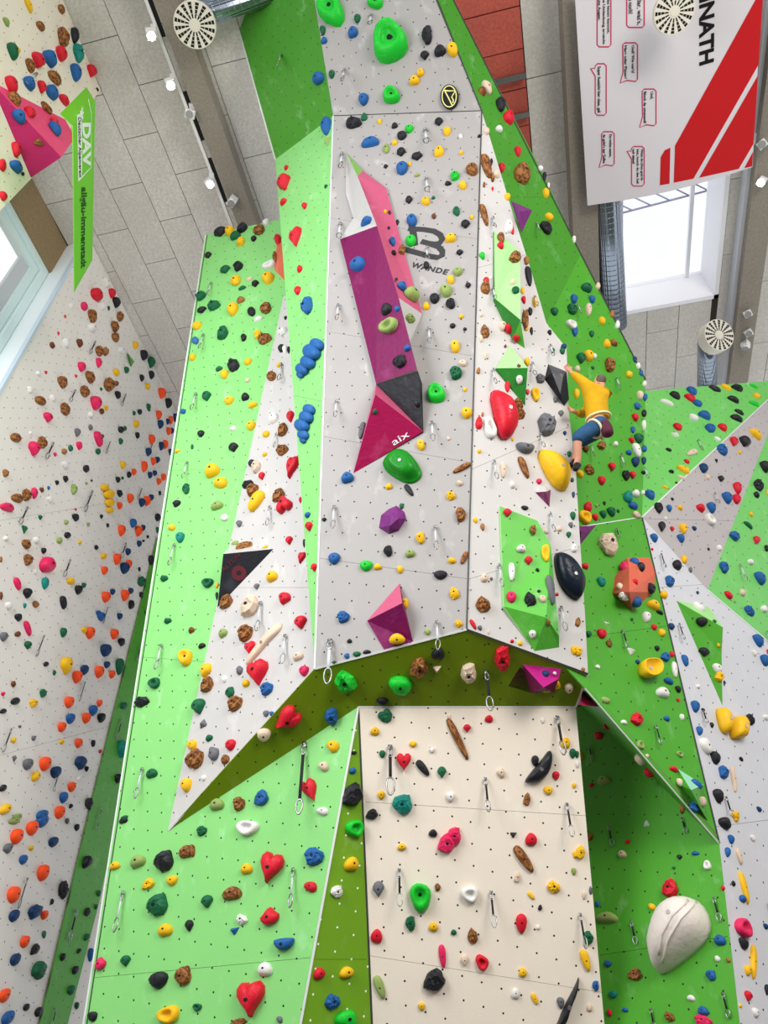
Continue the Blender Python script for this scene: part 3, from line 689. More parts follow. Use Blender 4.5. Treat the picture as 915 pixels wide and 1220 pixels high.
macro('crescent_macro', 'M', t(2, 3, [(790, 636), (806, 672), (792, 745), (742, 796), (690, 798), (668, 792), (705, 742), (750, 690)]), .12, 'k', 'black half-moon hold with ribbed top on the lower white wall', sub=1)

def ridge_on(o, pts, r, m, name='rib'):
    """a raised rib following the surface of a macro hold"""
    bv_ = BVHTree.FromPolygons([tuple(v.co + o.location) for v in o.data.vertices], [tuple(p.vertices) for p in o.data.polygons])
    P = []
    for k in range(13):
        t_ = k / 12 * (len(pts) - 1); i = min(int(t_), len(pts) - 2); f_ = t_ - i
        u = pts[i][0] * (1 - f_) + pts[i + 1][0] * f_; v = pts[i][1] * (1 - f_) + pts[i + 1][1] * f_
        loc, n_, _, _ = bv_.ray_cast(CAM, ray(u, v).normalized())
        if loc: P.append(loc - o.location)
    if len(P) > 2: mb = MB(); mb.tube(P, r, 6); mb.build(name, m, o, True)
ridge_on(shell, t(3, 4, [(575, 392), (500, 470), (440, 570), (412, 680)]), .016, MATS['hold chalk white']); ridge_on(shell, t(3, 4, [(535, 385), (460, 455), (410, 545), (395, 640)]), .016, MATS['hold chalk white'])
# ------------------------------------------------------------------ hold catalogue: position on the wall, size, colour[, shape[, tilt]]
CAT = {}
CAT[0, 0] = '''130 25 32 78 y l -20;285 45 28 40 B;185 125 35 38 B;25 105 28 30 m;290 182 50 75 B;348 172 36 66 k;52 245 45 65 g;85 238 15 25 y;172 290 55 65 r;225 280 55 70 b;282 260 48 58 r;362 252 48 72 t;137 315 45 48 B;350 348 50 62 b;427 340 42 50 r;45 405 50 70 r;130 397 45 62 b;192 415 38 55 r;250 370 58 52 B;237 440 48 68 b;297 475 45 42 r;215 515 60 35 B;62 472 45 55 B;90 552 62 70 b;137 538 40 50 r;255 577 30 32 r;257 615 48 42 b;180 677 40 36 B;70 712 40 60 r;5 785 30 60 r;68 792 50 55 b;105 825 14 16 k;10 932 35 38 r;460 425 14 12 k'''
CAT[1, 0] = '''668 55 110 165 G j -15;875 15 70 66 G j;788 92 30 40 g;767 158 42 58 b;624 147 28 42 g;630 195 26 36 b;608 375 50 65 b;666 355 28 38 g;818 475 45 55 b;645 605 45 75 b;820 560 26 36 g;893 580 20 22 y;770 592 65 45 k r;850 683 75 40 b;328 562 18 40 r;390 780 14 22 r;453 797 18 20 r;447 872 55 65 r t;440 960 30 24 r;640 885 14 14 g;648 672 32 45 m x'''
CAT[2, 0] = '''36 218 170 172 G j;42 460 75 80 G j;212 170 50 80 k r;272 246 50 58 k;332 240 50 65 y;200 265 40 42 k t;180 348 32 40 y;152 386 44 46 y;490 420 40 66 c l -20;468 437 28 35 B;555 503 40 55 k;592 563 40 58 r;548 615 25 28 w;637 722 28 36 r;652 832 60 95 B;560 800 28 38 r;770 920 28 34 y;590 937 26 28 y;57 600 26 26 k;127 618 40 30 G;92 650 44 32 k;267 582 38 32 k t;306 629 36 36 y;370 650 20 18 w;458 648 16 14 k;490 626 26 30 c;57 680 24 24 y;18 708 30 38 m;88 727 40 32 k;163 747 50 30 k;267 725 42 50 y;372 728 20 16 y;15 792 20 16 k;93 806 55 50 b;127 780 16 22 y;163 833 22 16 m;425 812 56 48 B;343 840 44 36 G r;310 873 28 18 k;380 884 36 34 y;240 940 16 14 g;125 952 32 30 k;205 960 40 32 y;490 790 42 112 B l -15;515 770 12 34 k;535 830 30 34 c;520 848 18 30 B;480 878 12 24 B;520 897 10 20 r;745 802 20 22 w;765 840 16 40 k;785 880 10 24 w'''
CAT[0, 1] = '''498 368 28 38 w;447 428 50 60 r;525 422 32 40 r;545 465 36 48 k;335 480 20 20 w;393 483 28 42 p;430 530 38 58 B;478 480 30 32 w;513 490 12 20 g;562 532 30 42 B;537 577 38 44 B;540 630 32 44 B;430 585 34 44 w;307 530 10 16 r;275 610 10 16 r;243 668 22 26 B;308 657 34 36 w;372 655 28 34 B;463 697 34 42 B;493 697 28 36 B;568 690 30 38 w;636 668 26 32 y;675 715 34 44 k;710 750 34 48 g;380 770 34 42 p;463 750 26 44 p;595 785 24 28 g;545 796 28 34 y;420 817 48 48 B;288 842 42 50 B;506 855 46 58 B;668 822 24 26 k;713 808 28 32 k;548 848 18 22 B;695 862 26 28 y;393 888 40 48 B;185 930 50 42 B;248 918 30 26 w;138 878 24 28 w;178 800 20 22 w;215 795 12 14 r;358 813 12 14 r;553 902 28 32 k;477 875 12 16 g;760 895 36 46 o;792 942 30 44 k;445 942 50 60 p;303 965 46 40 B;500 965 22 22 y;700 960 20 30 g'''
CAT[1, 1] = '''140 135 50 36 k;184 132 36 38 y;212 153 38 34 g;243 117 44 36 k;325 125 48 38 B;357 90 28 28 w;237 181 32 36 y;297 165 22 22 k;82 243 26 24 k;163 312 40 30 g;225 297 40 36 k r;373 291 50 38 w o;215 365 42 38 y;368 355 52 44 y;277 355 26 16 c;305 378 28 26 k;243 397 28 16 g;48 437 44 34 g;237 456 30 26 B;110 484 46 40 g r;52 502 36 26 k;200 502 44 52 y;288 512 32 38 k;357 496 48 42 B;318 545 34 20 w;30 578 36 30 y;152 615 44 52 g r;317 618 30 36 y r;250 632 24 30 k;350 642 52 44 B;22 648 26 32 b;8 727 26 26 y;202 767 44 56 k;133 780 26 20 g;160 808 32 36 y;271 748 32 24 y;268 835 20 16 c;75 912 36 38 g;258 915 30 34 k;182 933 40 30 y;293 952 36 26 y;500 160 56 82 r h;540 8 24 24 r;517 307 22 30 r;508 410 28 32 r;557 483 52 64 b r;412 170 28 50 r;397 255 20 60 B;435 605 36 40 w;430 685 28 30 k;447 690 22 40 w;463 690 14 36 k;420 762 24 18 y;385 818 38 38 B;448 538 12 16 k;797 290 68 60 b;835 85 58 42 b'''
CAT[2, 1] = '''12 35 16 16 y;32 38 14 16 k;28 112 12 16 k;45 178 28 40 b;50 230 20 20 k;90 218 30 44 B;63 355 12 14 k;88 388 32 38 b;130 430 56 56 m;127 541 38 40 m;22 500 40 58 k;35 578 72 72 m o;70 495 26 22 b;120 682 26 30 b;85 745 60 50 k r;165 945 24 30 k;70 85 16 26 k;140 80 48 48 b;135 178 50 44 G;203 3 32 20 y;243 58 22 20 B;350 35 32 40 g;423 62 20 18 y;393 96 42 34 k;323 165 46 38 y;365 230 32 22 k;357 323 46 34 m;323 360 34 36 y;405 385 26 24 k;302 415 62 48 m;247 450 46 40 k;323 473 48 40 k;207 485 30 36 y;373 532 20 20 y;332 577 28 20 k;390 592 18 14 k;345 677 46 50 y;380 755 40 28 c;348 803 62 54 g r;390 878 18 18 y;253 905 82 84 G j;208 290 28 30 k;470 245 26 30 G;480 50 30 104 B l -15;595 108 34 68 w;608 110 22 64 r l -15;560 160 34 44 B;558 197 30 28 r;623 255 50 48 B;680 268 24 34 B;690 340 30 92 k l -8;615 370 24 28 c;630 410 38 28 g;662 410 16 36 y;667 453 20 34 r;720 463 24 44 y;490 365 28 30 r;485 397 38 66 B;512 348 10 12 w;465 525 14 18 c;698 508 20 34 k;675 545 32 90 B;483 607 36 58 B;465 637 20 30 c;565 580 36 40 c;597 588 28 48 r;632 632 34 36 r;704 600 14 36 k;680 582 20 34 y;485 718 16 30 c;452 790 18 28 B;580 672 12 14 B;645 765 16 16 B;648 830 32 42 w;590 865 24 48 r;685 890 18 24 r;722 900 40 60 y o;683 745 26 36 y;640 950 40 50 B;745 828 42 36 s;755 683 10 12 c;790 607 18 22 k;805 693 18 22 g;857 675 24 24 n;850 697 24 26 g;817 925 20 26 s;785 62 34 28 y;770 113 58 42 k;810 510 30 30 g;903 450 28 34 b;893 500 40 40 g;890 572 38 40 w o;908 605 24 40 b;905 165 14 30 w'''
CAT[3, 1] = '''50 398 40 38 g;78 452 28 26 b;5 452 14 26 b;62 500 26 48 c;125 555 28 28 y;8 610 30 46 b;77 615 20 26 g;148 663 26 34 y;180 658 28 26 B;60 722 40 42 y;25 732 36 44 g;90 720 20 20 w;83 775 14 14 g;160 765 42 56 B;253 808 26 26 y;8 780 20 30 c;305 907 28 34 c;292 957 28 26 b;5 900 24 44 y;240 645 20 34 B;38 240 18 36 w;60 275 16 30 b;76 310 14 24 g;106 388 18 30 c;134 440 20 46 c;174 520 16 36 B;200 570 16 40 w;268 700 14 26 b;282 735 16 24 n;298 765 16 26 w;312 800 14 28 b;328 850 14 28 w;330 915 18 32 b;473 908 44 30 k r;433 941 48 22 w;552 888 42 30 b;543 921 42 30 r;577 946 36 28 b;660 876 44 24 k;715 870 40 22 y;764 872 44 28 k r;748 927 40 26 k;858 910 26 24 y;845 945 40 18 G;845 862 30 14 G'''
CAT[0, 2] = '''222 38 44 44 p;303 10 44 34 B;425 25 24 30 w;68 135 46 44 B;193 160 38 52 B;153 186 48 66 p;143 112 14 16 w;362 110 26 38 s;425 87 18 26 s;460 140 40 74 p l -15;483 128 14 20 g;330 185 20 28 g;370 172 26 36 p;300 200 22 28 B;258 213 14 18 p;460 200 22 30 g;303 265 32 34 w;403 282 26 36 k;22 303 28 32 B;307 328 24 28 k;268 347 20 20 k;345 380 28 44 m;407 350 14 14 m;432 337 12 12 B;158 397 28 52 p t;195 380 22 22 B;228 372 12 18 b;232 428 28 28 w;75 422 52 44 B;120 408 42 50 B;28 465 64 44 p;357 474 12 12 r;188 512 18 22 g;353 512 32 34 k;113 565 28 50 g x;310 535 18 22 m;415 545 14 20 m;25 612 22 26 w;168 620 30 30 w;120 637 46 42 B;277 622 24 34 m;315 597 28 32 k;375 630 16 20 y;203 670 22 28 k;127 714 42 48 B;212 740 64 82 p;163 770 18 22 w;330 815 36 36 y;78 826 30 60 p l -20;208 825 30 54 t;367 856 36 42 k;394 833 22 24 g;124 872 38 48 k;295 915 32 62 k l -8;165 925 28 32 B;115 930 14 24 t;35 930 30 36 w;3 882 14 36 B;3 712 10 26 B;453 655 18 22 k;487 696 28 30 y;478 10 20 30 B;506 8 22 28 y;632 18 14 20 g;658 12 20 26 k;705 3 14 12 k;747 27 28 38 o;755 72 28 38 n;640 70 26 38 y;568 97 26 32 k;590 90 14 24 g;647 123 20 28 k;568 152 20 26 g;805 52 24 36 o;792 58 18 26 n;828 40 26 38 n;795 105 24 34 o;812 102 18 26 n;713 143 30 42 o;760 175 24 38 n;778 167 26 40 o;698 203 28 36 n;805 203 24 28 n;722 247 24 34 o;742 240 22 28 n;578 265 30 32 y;678 272 28 50 o;630 297 22 30 o;607 310 20 28 k;555 333 22 28 k;578 325 12 16 g;707 312 22 30 n;730 302 22 24 n;770 322 24 32 o;748 342 22 30 o;563 397 30 30 k;612 423 30 42 o;562 457 24 32 o;690 435 32 44 o;667 443 30 38 n;713 418 24 28 n;478 508 14 20 k;508 548 14 18 k;742 514 26 34 k;755 397 12 24 k;570 575 34 50 o;625 540 30 40 b;650 578 34 48 o;675 562 20 28 n;743 572 14 30 g;656 637 24 28 n;678 623 12 12 k;698 604 12 16 k;548 710 34 52 o;602 675 24 32 n;583 753 42 52 n;605 735 28 42 o;490 764 30 38 o;710 718 26 52 k;658 757 12 20 k;664 817 42 44 g;495 890 40 50 o;530 865 26 28 n;585 882 36 52 o;616 860 26 28 n;665 878 18 28 k;617 927 26 48 k;463 965 28 24 b;870 12 22 20 b;842 198 22 14 y;885 378 30 42 g;840 447 36 26 k;817 562 30 26 y;857 610 36 44 t;780 803 30 28 g;912 178 10 26 g;690 965 18 18 g'''
CAT[1, 2] = '''14 173 34 34 g;48 118 28 26 k;202 184 40 36 k;285 82 38 36 y;200 92 28 20 w;104 296 56 62 y;143 353 58 44 y;125 460 50 38 m;160 514 34 28 w o;80 823 48 44 g o;395 45 34 46 w;473 37 30 50 r t;438 102 42 48 B;358 120 30 26 y;435 197 46 44 B;350 215 18 18 y;290 260 28 32 k;313 275 40 48 c;482 278 52 108 r h 15;337 318 26 32 r;270 358 46 32 k r;296 385 52 50 B;313 437 56 108 y l 32;418 412 54 48 B;448 450 66 72 r h 180;518 430 12 30 r;230 543 26 26 s;210 636 34 20 m;252 652 62 34 B;302 655 20 18 w;348 655 30 14 y;467 623 28 36 r t;525 705 32 56 r h 15;388 796 44 48 y;313 840 22 26 s;447 898 52 60 r t 25;170 916 60 52 B;285 940 80 80 c r;122 835 16 26 y;122 885 12 36 k;553 502 28 24 b;562 557 32 40 r t;535 635 10 40 k;586 750 26 36 r;741 328 54 54 b;808 100 30 80 s l 12;870 10 20 30 g;630 523 22 18 k;678 710 56 50 b;830 744 62 46 G;883 748 34 30 y'''
CAT[2, 2] = '''400 22 52 46 y;182 172 38 48 y;312 140 16 18 c;375 278 30 92 B l 62;125 383 30 62 k l -35;30 368 30 30 y;365 352 28 26 c;323 413 40 40 y;370 502 50 62 B;90 460 20 26 g;438 526 20 26 y;472 558 20 34 B;180 610 44 48 y;27 672 44 46 k;130 685 42 42 m;328 719 34 28 y;387 703 30 64 B l 25;83 760 32 32 y;275 787 64 40 k;340 876 42 56 y;107 920 36 46 y;480 800 32 46 c;515 803 14 14 s;413 852 8 16 c;472 930 62 70 B;457 200 18 18 y;472 25 12 20 B;455 68 30 66 r;505 90 56 100 w o -12;648 22 40 56 B;772 80 82 90 s r;843 20 24 26 s;672 188 80 66 s c;667 275 34 108 B l -22;570 288 32 70 c l;613 360 24 32 w;615 143 12 16 y;740 343 26 24 p;862 113 16 18 n;882 212 18 26 g;873 82 8 14 c;590 490 38 36 r t;712 571 30 40 B;655 662 40 38 w;690 717 36 38 r t;772 680 38 90 y o;610 770 34 84 w l;792 855 36 140 s l -8;610 893 48 48 p;698 905 52 60 k r;733 762 18 16 k;740 862 18 14 k;758 900 40 30 c;672 468 34 20 k;825 877 14 18 r;775 580 18 26 c;835 567 22 30 c;890 548 20 26 s;900 505 26 34 g;880 595 22 28 g;903 405 14 28 n;905 660 26 44 w;897 335 14 24 g'''
CAT[3, 2] = '''283 40 30 28 r;122 173 34 34 B;190 165 18 24 w;272 98 18 28 b;265 147 22 24 r;298 140 38 38 g;290 195 34 68 w l -15;252 206 22 24 b;283 252 32 40 n;238 313 32 40 k;270 312 28 32 r;63 290 38 40 B;172 273 30 36 r;123 340 30 36 r;285 400 26 36 w;247 418 34 58 t;272 458 36 34 b;58 465 30 50 r;40 512 50 64 y o;93 512 26 28 r;138 445 12 16 k;168 487 34 38 g;130 498 26 32 g;203 482 12 16 g;20 308 32 30 y;100 455 12 16 m;47 185 30 30 B;325 20 18 36 k;325 75 16 44 w;328 130 18 30 b;326 188 18 34 b;324 245 18 34 n;322 300 16 18 k;320 395 14 24 w;352 410 38 36 b;292 503 24 46 c t -55;610 33 42 36 b;560 43 38 26 w;778 15 40 18 k;762 45 42 28 k;484 88 34 30 r;637 95 38 36 b;697 90 34 30 r;473 122 34 24 w x;675 142 28 14 w;443 193 22 14 k;552 207 26 64 c l 65;529 249 24 16 r;512 289 48 28 y;455 296 18 16 k;502 325 28 16 c;425 370 20 14 y;480 348 10 10 B;850 120 50 34 y;748 155 34 40 r;798 157 46 42 k;690 195 42 38 b;778 204 16 14 y;604 282 34 36 n;668 243 12 12 k;688 331 24 24 k;625 322 22 18 c;764 375 34 46 r;714 422 40 40 b;760 428 34 38 r;590 470 32 32 r;640 468 36 38 b;391 467 38 36 k;443 471 24 24 b;495 467 20 20 y;460 426 14 12 k;635 525 44 40 w o;408 558 28 44 k;428 518 14 14 w;458 567 18 20 r;508 568 34 46 y t;563 565 20 16 n;497 613 30 30 b;370 611 30 30 b;364 663 10 12 r;478 740 34 44 k;514 713 24 32 y;545 762 14 26 s;632 663 12 10 k;680 659 22 22 w;442 818 38 40 b;416 880 28 38 y;579 869 12 12 n;585 940 48 30 w;893 275 40 40 k;862 363 38 42 k r;856 407 22 22 k;832 499 20 16 y;818 549 42 18 g;749 602 44 34 b;856 622 28 32 r;905 660 20 24 k;828 724 22 24 w;700 750 40 40 b;870 803 48 42 b;725 883 40 26 r;790 870 26 24 c;757 912 10 10 m;820 957 42 34 b;890 947 28 28 w;910 395 12 22 y;150 645 82 84 c r;282 724 34 28 b;310 750 34 30 k;235 745 30 50 p;280 820 24 26 r;352 852 38 40 k;285 912 42 42 b;325 812 20 16 c;234 882 34 40 w r;215 840 24 26 c;367 930 48 42 y;122 820 40 36 t;400 963 26 18 k;45 745 26 28 r'''
CAT[0, 3] = '''82 15 32 36 k;127 67 28 72 p l -18;80 95 26 28 B;12 107 32 42 s;128 146 34 38 g;215 237 22 26 k;60 330 22 28 B;12 378 20 20 p;68 413 40 38 k;12 460 30 26 k;155 422 46 36 y;200 375 34 36 g;255 278 14 26 g;295 87 28 44 g;305 245 50 80 y t;62 598 24 26 y;92 532 16 14 s;157 588 20 24 s;65 682 22 38 s x;125 712 46 52 s;163 770 36 50 y;10 825 28 36 k;20 925 48 54 y;80 960 50 30 m;475 12 44 40 b;563 10 26 30 n;395 75 26 30 y;420 90 42 54 o;535 95 36 48 o;570 132 34 38 k;493 172 54 58 n;560 250 38 76 g;503 240 34 32 n;463 275 42 56 o;526 286 30 38 o;357 298 42 58 o;393 265 36 46 n;320 418 42 54 o;467 422 28 32 o;435 457 40 50 b;475 492 40 44 k;402 493 38 50 o;328 496 44 48 b;288 536 40 46 o;290 606 24 24 y;367 612 36 44 o;438 612 20 32 k;473 650 16 20 r;205 710 50 66 o;257 750 50 54 n;375 705 58 64 n t;407 733 18 26 k;335 820 38 46 o;370 780 16 24 w;295 870 38 52 b;333 910 16 24 k;415 895 38 50 k;275 940 46 60 o;195 955 62 50 b;582 435 34 36 g;573 643 46 82 t r;555 780 34 44 k;590 965 34 20 g;797 33 30 26 g;910 77 24 30 B;885 210 62 66 y j;735 327 54 48 g o;675 418 60 48 k r;723 757 46 46 g;905 622 26 40 y;910 693 44 60 B r;890 812 44 60 y'''
CAT[1, 3] = '''15 78 34 32 B;52 151 30 26 k;75 268 44 70 y t 20;80 338 58 60 B r;42 438 54 68 g;60 520 34 46 s x 180;88 588 28 32 g;12 622 34 42 y;32 686 64 82 B r;110 657 44 60 s t 160;165 690 32 48 B;190 622 46 48 r;62 776 20 26 w;155 92 34 42 m;263 92 66 68 B;282 162 44 58 r h;524 40 48 58 r;510 203 42 40 c;538 271 40 44 p;323 287 88 108 r h;233 267 28 36 s;263 330 28 36 y;160 308 22 30 w;188 371 40 42 g;362 355 58 54 b r;213 425 68 62 B r;357 472 24 28 s;383 472 20 22 b;722 15 62 50 b;750 128 22 22 k;738 198 26 24 b;785 190 38 24 g;832 179 36 20 k;678 228 24 16 g;450 490 95 130 r h 55;345 570 68 60 c;730 318 100 105 G r;665 480 70 72 b r;905 410 56 34 k;675 628 60 52 y;630 723 48 46 c;568 840 70 100 r h -20;625 935 54 40 w;335 875 66 66 b r;230 900 56 60 B r;125 905 60 60 m;770 657 28 18 k;763 742 30 34 b;757 860 92 100 k r;870 556 40 44 y;905 485 40 50 g;905 663 30 36 g;900 858 36 40 y;855 950 60 46 k'''
CAT[2, 3] = '''68 117 72 58 y;360 47 34 34 y;213 85 30 26 m;428 48 20 54 r l -30;460 65 20 24 s;500 85 10 20 c;612 128 16 20 r;650 138 20 28 y;785 38 20 30 B;710 95 36 40 w;905 172 28 42 y;170 250 88 86 B;86 333 122 84 G;262 186 58 66 k;256 257 42 38 c x;408 273 82 84 c r;567 203 80 112 r r;882 348 46 44 c;775 352 44 28 y;826 335 30 46 y;770 285 30 24 n;815 280 18 18 w;22 483 50 60 g r;400 540 36 38 r;503 497 36 40 r;143 616 36 28 y;233 645 26 28 w;100 700 70 86 r h;190 728 42 88 k l -38;280 748 42 54 g;355 590 40 214 B l -26;95 898 104 88 t r;320 866 42 46 w;560 754 38 44 c;722 695 36 50 k;820 765 34 40 r;783 835 44 40 y;682 880 34 56 B;757 505 18 26 w;866 612 40 58 y;900 660 32 46 g;907 812 20 26 y;315 487 16 24 c'''
CAT[3, 3] = '''12 40 24 40 B;14 177 34 40 y;38 263 18 20 B;335 17 34 44 w;395 6 32 16 k;150 42 24 16 w x;268 25 12 14 g;62 97 26 28 g;123 95 40 40 r;160 140 28 28 B;373 63 24 24 r;408 90 28 32 y;265 175 40 36 w x;105 250 22 18 w;387 163 20 22 k;424 205 36 38 b;458 190 18 26 r;470 262 24 74 w l -6;295 227 18 18 n;363 218 20 16 k;440 318 36 30 b;410 374 48 50 w;487 357 26 26 k;487 407 14 16 r;287 500 50 54 r r;432 496 24 24 b;505 488 18 26 w;230 513 24 22 w;307 620 34 36 m o;495 663 26 28 m o;466 735 34 26 r;340 672 14 18 c;312 685 40 36 c;357 747 38 40 r;115 577 44 32 r;140 790 56 42 m;80 810 22 20 r;152 530 24 20 r;500 797 26 34 c;560 915 40 50 b r;600 890 36 36 c;575 805 40 26 b;510 925 24 40 B;30 670 24 28 y;10 665 18 34 g;10 712 18 34 w;145 410 40 26 m;453 60 26 26 n;518 219 30 54 b l -15;565 439 38 42 b;605 455 16 16 k;646 526 18 20 k;586 554 28 34 b;581 343 16 20 w;613 625 50 80 w l -30;660 683 46 46 k;697 752 42 50 b;748 780 26 122 c l -8;672 862 42 56 k;755 955 30 44 y;785 687 18 16 k;822 502 36 40 k r;870 925 24 20 n;600 37 56 42 k;610 180 46 40 k;680 147 16 18 y;672 258 44 38 w;680 298 38 42 y;707 327 8 26 k;862 127 46 40 b;845 185 22 22 w;895 222 42 40 b;900 490 22 24 w;912 178 12 20 r;660 35 14 14 g'''
CAT[0, 4] = '''65 10 60 34 m;70 85 54 70 o;145 45 54 66 o;193 12 58 56 b;32 140 44 48 s;360 40 22 34 k;315 10 18 28 s;145 138 24 26 y;247 110 48 46 n;105 193 38 44 b;195 257 52 74 o;55 360 54 76 o;292 335 44 80 k;243 393 16 26 k;60 460 48 54 n;160 440 78 60 n r;205 456 34 42 o;205 548 18 36 g;112 583 44 54 o;160 620 44 44 k r;66 667 48 54 n;175 718 68 84 g t;15 838 54 60 o;121 893 28 36 k;178 915 38 42 k;30 945 62 60 b;405 205 42 64 k;410 440 34 36 k;465 352 24 28 g;408 560 28 34 g;373 625 24 24 k;295 655 28 34 k;353 717 34 38 k;332 812 36 44 g;452 415 16 24 g;360 885 20 34 g;425 645 26 62 b;587 8 36 30 k;548 223 42 40 y;658 202 62 66 m;785 198 88 88 k r;888 157 64 64 B;705 310 60 44 y;818 292 52 46 y;755 405 96 94 g r;788 528 60 66 y;900 505 36 54 k;480 683 48 60 p t 180;598 672 44 50 g;757 765 84 78 k;875 740 76 84 B r;442 935 46 46 k;805 925 90 96 y o'''
CAT[1, 4] = '''52 57 50 42 g;270 40 98 76 w o;5 150 30 60 B;265 238 50 56 y;380 232 105 150 r h 15;585 180 96 78 b r;568 322 60 52 r;197 355 84 70 B;78 390 50 60 g;242 478 48 50 w;205 528 46 42 b x;375 458 84 82 r t 180;443 592 90 94 b c;353 714 62 76 w;290 852 122 172 r h;30 890 40 38 g o;225 962 84 30 B;420 950 28 34 s;770 42 74 92 G o;755 215 60 76 y;688 342 62 54 w;603 732 50 62 r;733 727 60 62 y;665 868 66 76 b r;730 952 100 104 G;887 330 54 74 s;878 557 52 78 r;893 795 50 112 m l -20'''
CAT[2, 4] = '''238 68 38 42 k;340 78 70 80 p r;300 118 84 86 p r;90 132 38 38 y;618 73 34 34 k x;702 98 52 70 r;668 188 52 146 B l -35;180 373 110 130 G j;260 323 30 34 B;413 353 76 86 w o;132 492 52 66 g;240 511 42 50 y;336 536 26 30 g;425 558 44 76 B;283 648 38 108 p l -6;388 668 36 56 c t;470 677 60 78 r o;657 496 54 94 r;703 362 22 44 y l -40;808 323 58 58 y r;636 278 30 44 c;745 420 20 26 k;735 513 18 28 w;243 765 106 100 k r;663 727 36 52 y;628 828 36 60 w;720 850 28 56 y l -25;843 868 38 52 s;185 887 34 38 y;908 168 18 34 y;905 247 24 36 m'''
CAT[3, 4] = '''22 160 48 58 y r;72 85 30 32 B;42 362 18 40 c;74 340 16 40 s;50 668 44 104 y l -18;98 788 34 46 b;68 895 24 44 c;62 563 50 60 g r;340 22 28 36 w x 180;250 107 26 20 r;227 168 34 38 c;108 403 20 28 b;155 470 94 56 m;572 163 34 22 b;497 181 24 24 k;470 232 16 14 g;630 220 38 42 w o;455 335 76 78 r r;367 417 34 30 y;690 577 50 56 b;702 328 20 24 r;677 663 28 26 w;728 670 20 24 B;648 740 50 46 b;287 740 70 52 B;157 687 36 30 b;182 832 40 36 t;239 905 28 24 b;552 850 36 32 w;610 912 46 50 b;610 958 90 50 p r;450 940 44 46 B r;165 918 22 36 r;702 22 48 56 k;760 0 24 24 y;736 97 30 34 b;720 158 24 42 b;840 90 24 24 w;775 175 26 80 c l -15;798 325 30 156 y l -14;748 307 16 24 k;790 378 28 36 b;788 515 76 98 p o -20;795 592 48 46 k;842 675 30 156 y l;815 718 30 44 y;902 510 24 24 n;817 838 34 46 r;852 917 32 40 w;907 810 22 50 k;782 884 14 18 y'''
# quickdraws: x, top, bottom per tile
DRAWS = {(1, 0): '430 265 315;345 625 672;725 335 385;852 75 118;715 735 800', (2, 0): '203 620 685;208 850 915', (0, 0): '165 350 395',
         (0, 1): '445 650 705;350 880 932;590 900 952', (1, 1): '97 375 430;60 620 685;25 900 975;708 95 165;698 480 550;690 935 1010;432 760 835',
         (2, 1): '520 65 112;725 90 132;220 590 660;210 210 262;518 400 452;520 785 852;705 755 812;790 670 722;715 440 482', (3, 1): '190 825 872;10 480 520',
         (0, 2): '245 160 232;515 155 207;430 390 482;665 375 427;720 150 202;122 465 542;325 715 790;590 635 702;503 940 1012;890 255 328;830 645 740',
         (1, 2): '378 465 552;680 465 565;408 120 182;335 920 1050', (2, 2): '235 65 152;250 560 665;525 250 332;745 120 182;790 495 582;548 740 842;840 940 1050',
         (3, 2): '70 170 226;212 220 275;323 280 330;580 150 196;655 400 447;400 690 752;775 740 812;190 570 602',
         (0, 3): '200 105 197;45 545 652;395 325 412;265 770 838;660 150 222;570 500 592;770 150 262;680 735 872;475 915 968',
         (1, 3): '452 105 235;660 130 326;540 620 930', (2, 3): '258 40 168;490 265 442;35 630 848;485 780 932;825 490 662;870 900 1050',
         (3, 3): '220 80 160;375 530 622;75 625 697;485 50 122;597 460 517;705 870 962;900 85 122',
         (0, 4): '120 285 422;355 435 577;590 350 532;258 895 990;460 10 47', (1, 4): '488 240 417', (2, 4): '78 240 408;512 345 508',
         (3, 4): '168 40 130;275 490 597;665 380 487;708 830 947;367 905 1000;515 0 65;22 450 608;905 395 440'}
# ------------------------------------------------------------------ hold shapes (unit footprint, base on z = 0)
def outline(shape, rnd):
    k = 14; out = []
    if shape == 'h':
        for i in range(18):
            a = 2 * math.pi * i / 18
            x = 16 * math.sin(a) ** 3; y = 13 * math.cos(a) - 5 * math.cos(2 * a) - 2 * math.cos(3 * a) - math.cos(4 * a)
            out.append((x / 33, (y + 2.6) / 30))
        return out
    ph = [rnd.uniform(0, 6.28) for _ in range(3)]
    for i in range(k):
        a = 2 * math.pi * i / k + .1; c, s = math.cos(a), math.sin(a)
        if shape == 't':      # drop, point down
            w = .5 * (1 - .62 * max(0, -s) ** 1.2); x, y = c * w * (1.0 if s > -.2 else .8), s * .5
        elif shape == 's':    # shield
            w = .5 if s > .2 else .5 * (1 - .35 * (.2 - s)); x, y = c * w, (abs(s) ** .8) * (.5 if s > 0 else -.5)
        elif shape == 'x':
            b = a - math.pi / 2; m = ((b + math.pi) % (2 * math.pi / 3)) - math.pi / 3
            r = .30 / max(.5, math.cos(m)); x, y = c * r * 1.0, s * r
        elif shape == 'c':
            x, y = c * .5, (s * .5 if s > 0 else s * .1) ; y = -y + .2
        elif shape == 'l':
            e = .75; x = .5 * math.copysign(abs(c) ** e, c) * (.82 + .18 * math.sin(a)); y = .5 * math.copysign(abs(s) ** .95, s)
        else:
            r = .47 + .05 * math.sin(2 * a + ph[0]) + .04 * math.sin(3 * a + ph[1]) + (.025 * math.sin(5 * a + ph[2]) if shape == 'r' else 0)
            x, y = c * r, s * r
        out.append((x, y))
    return out
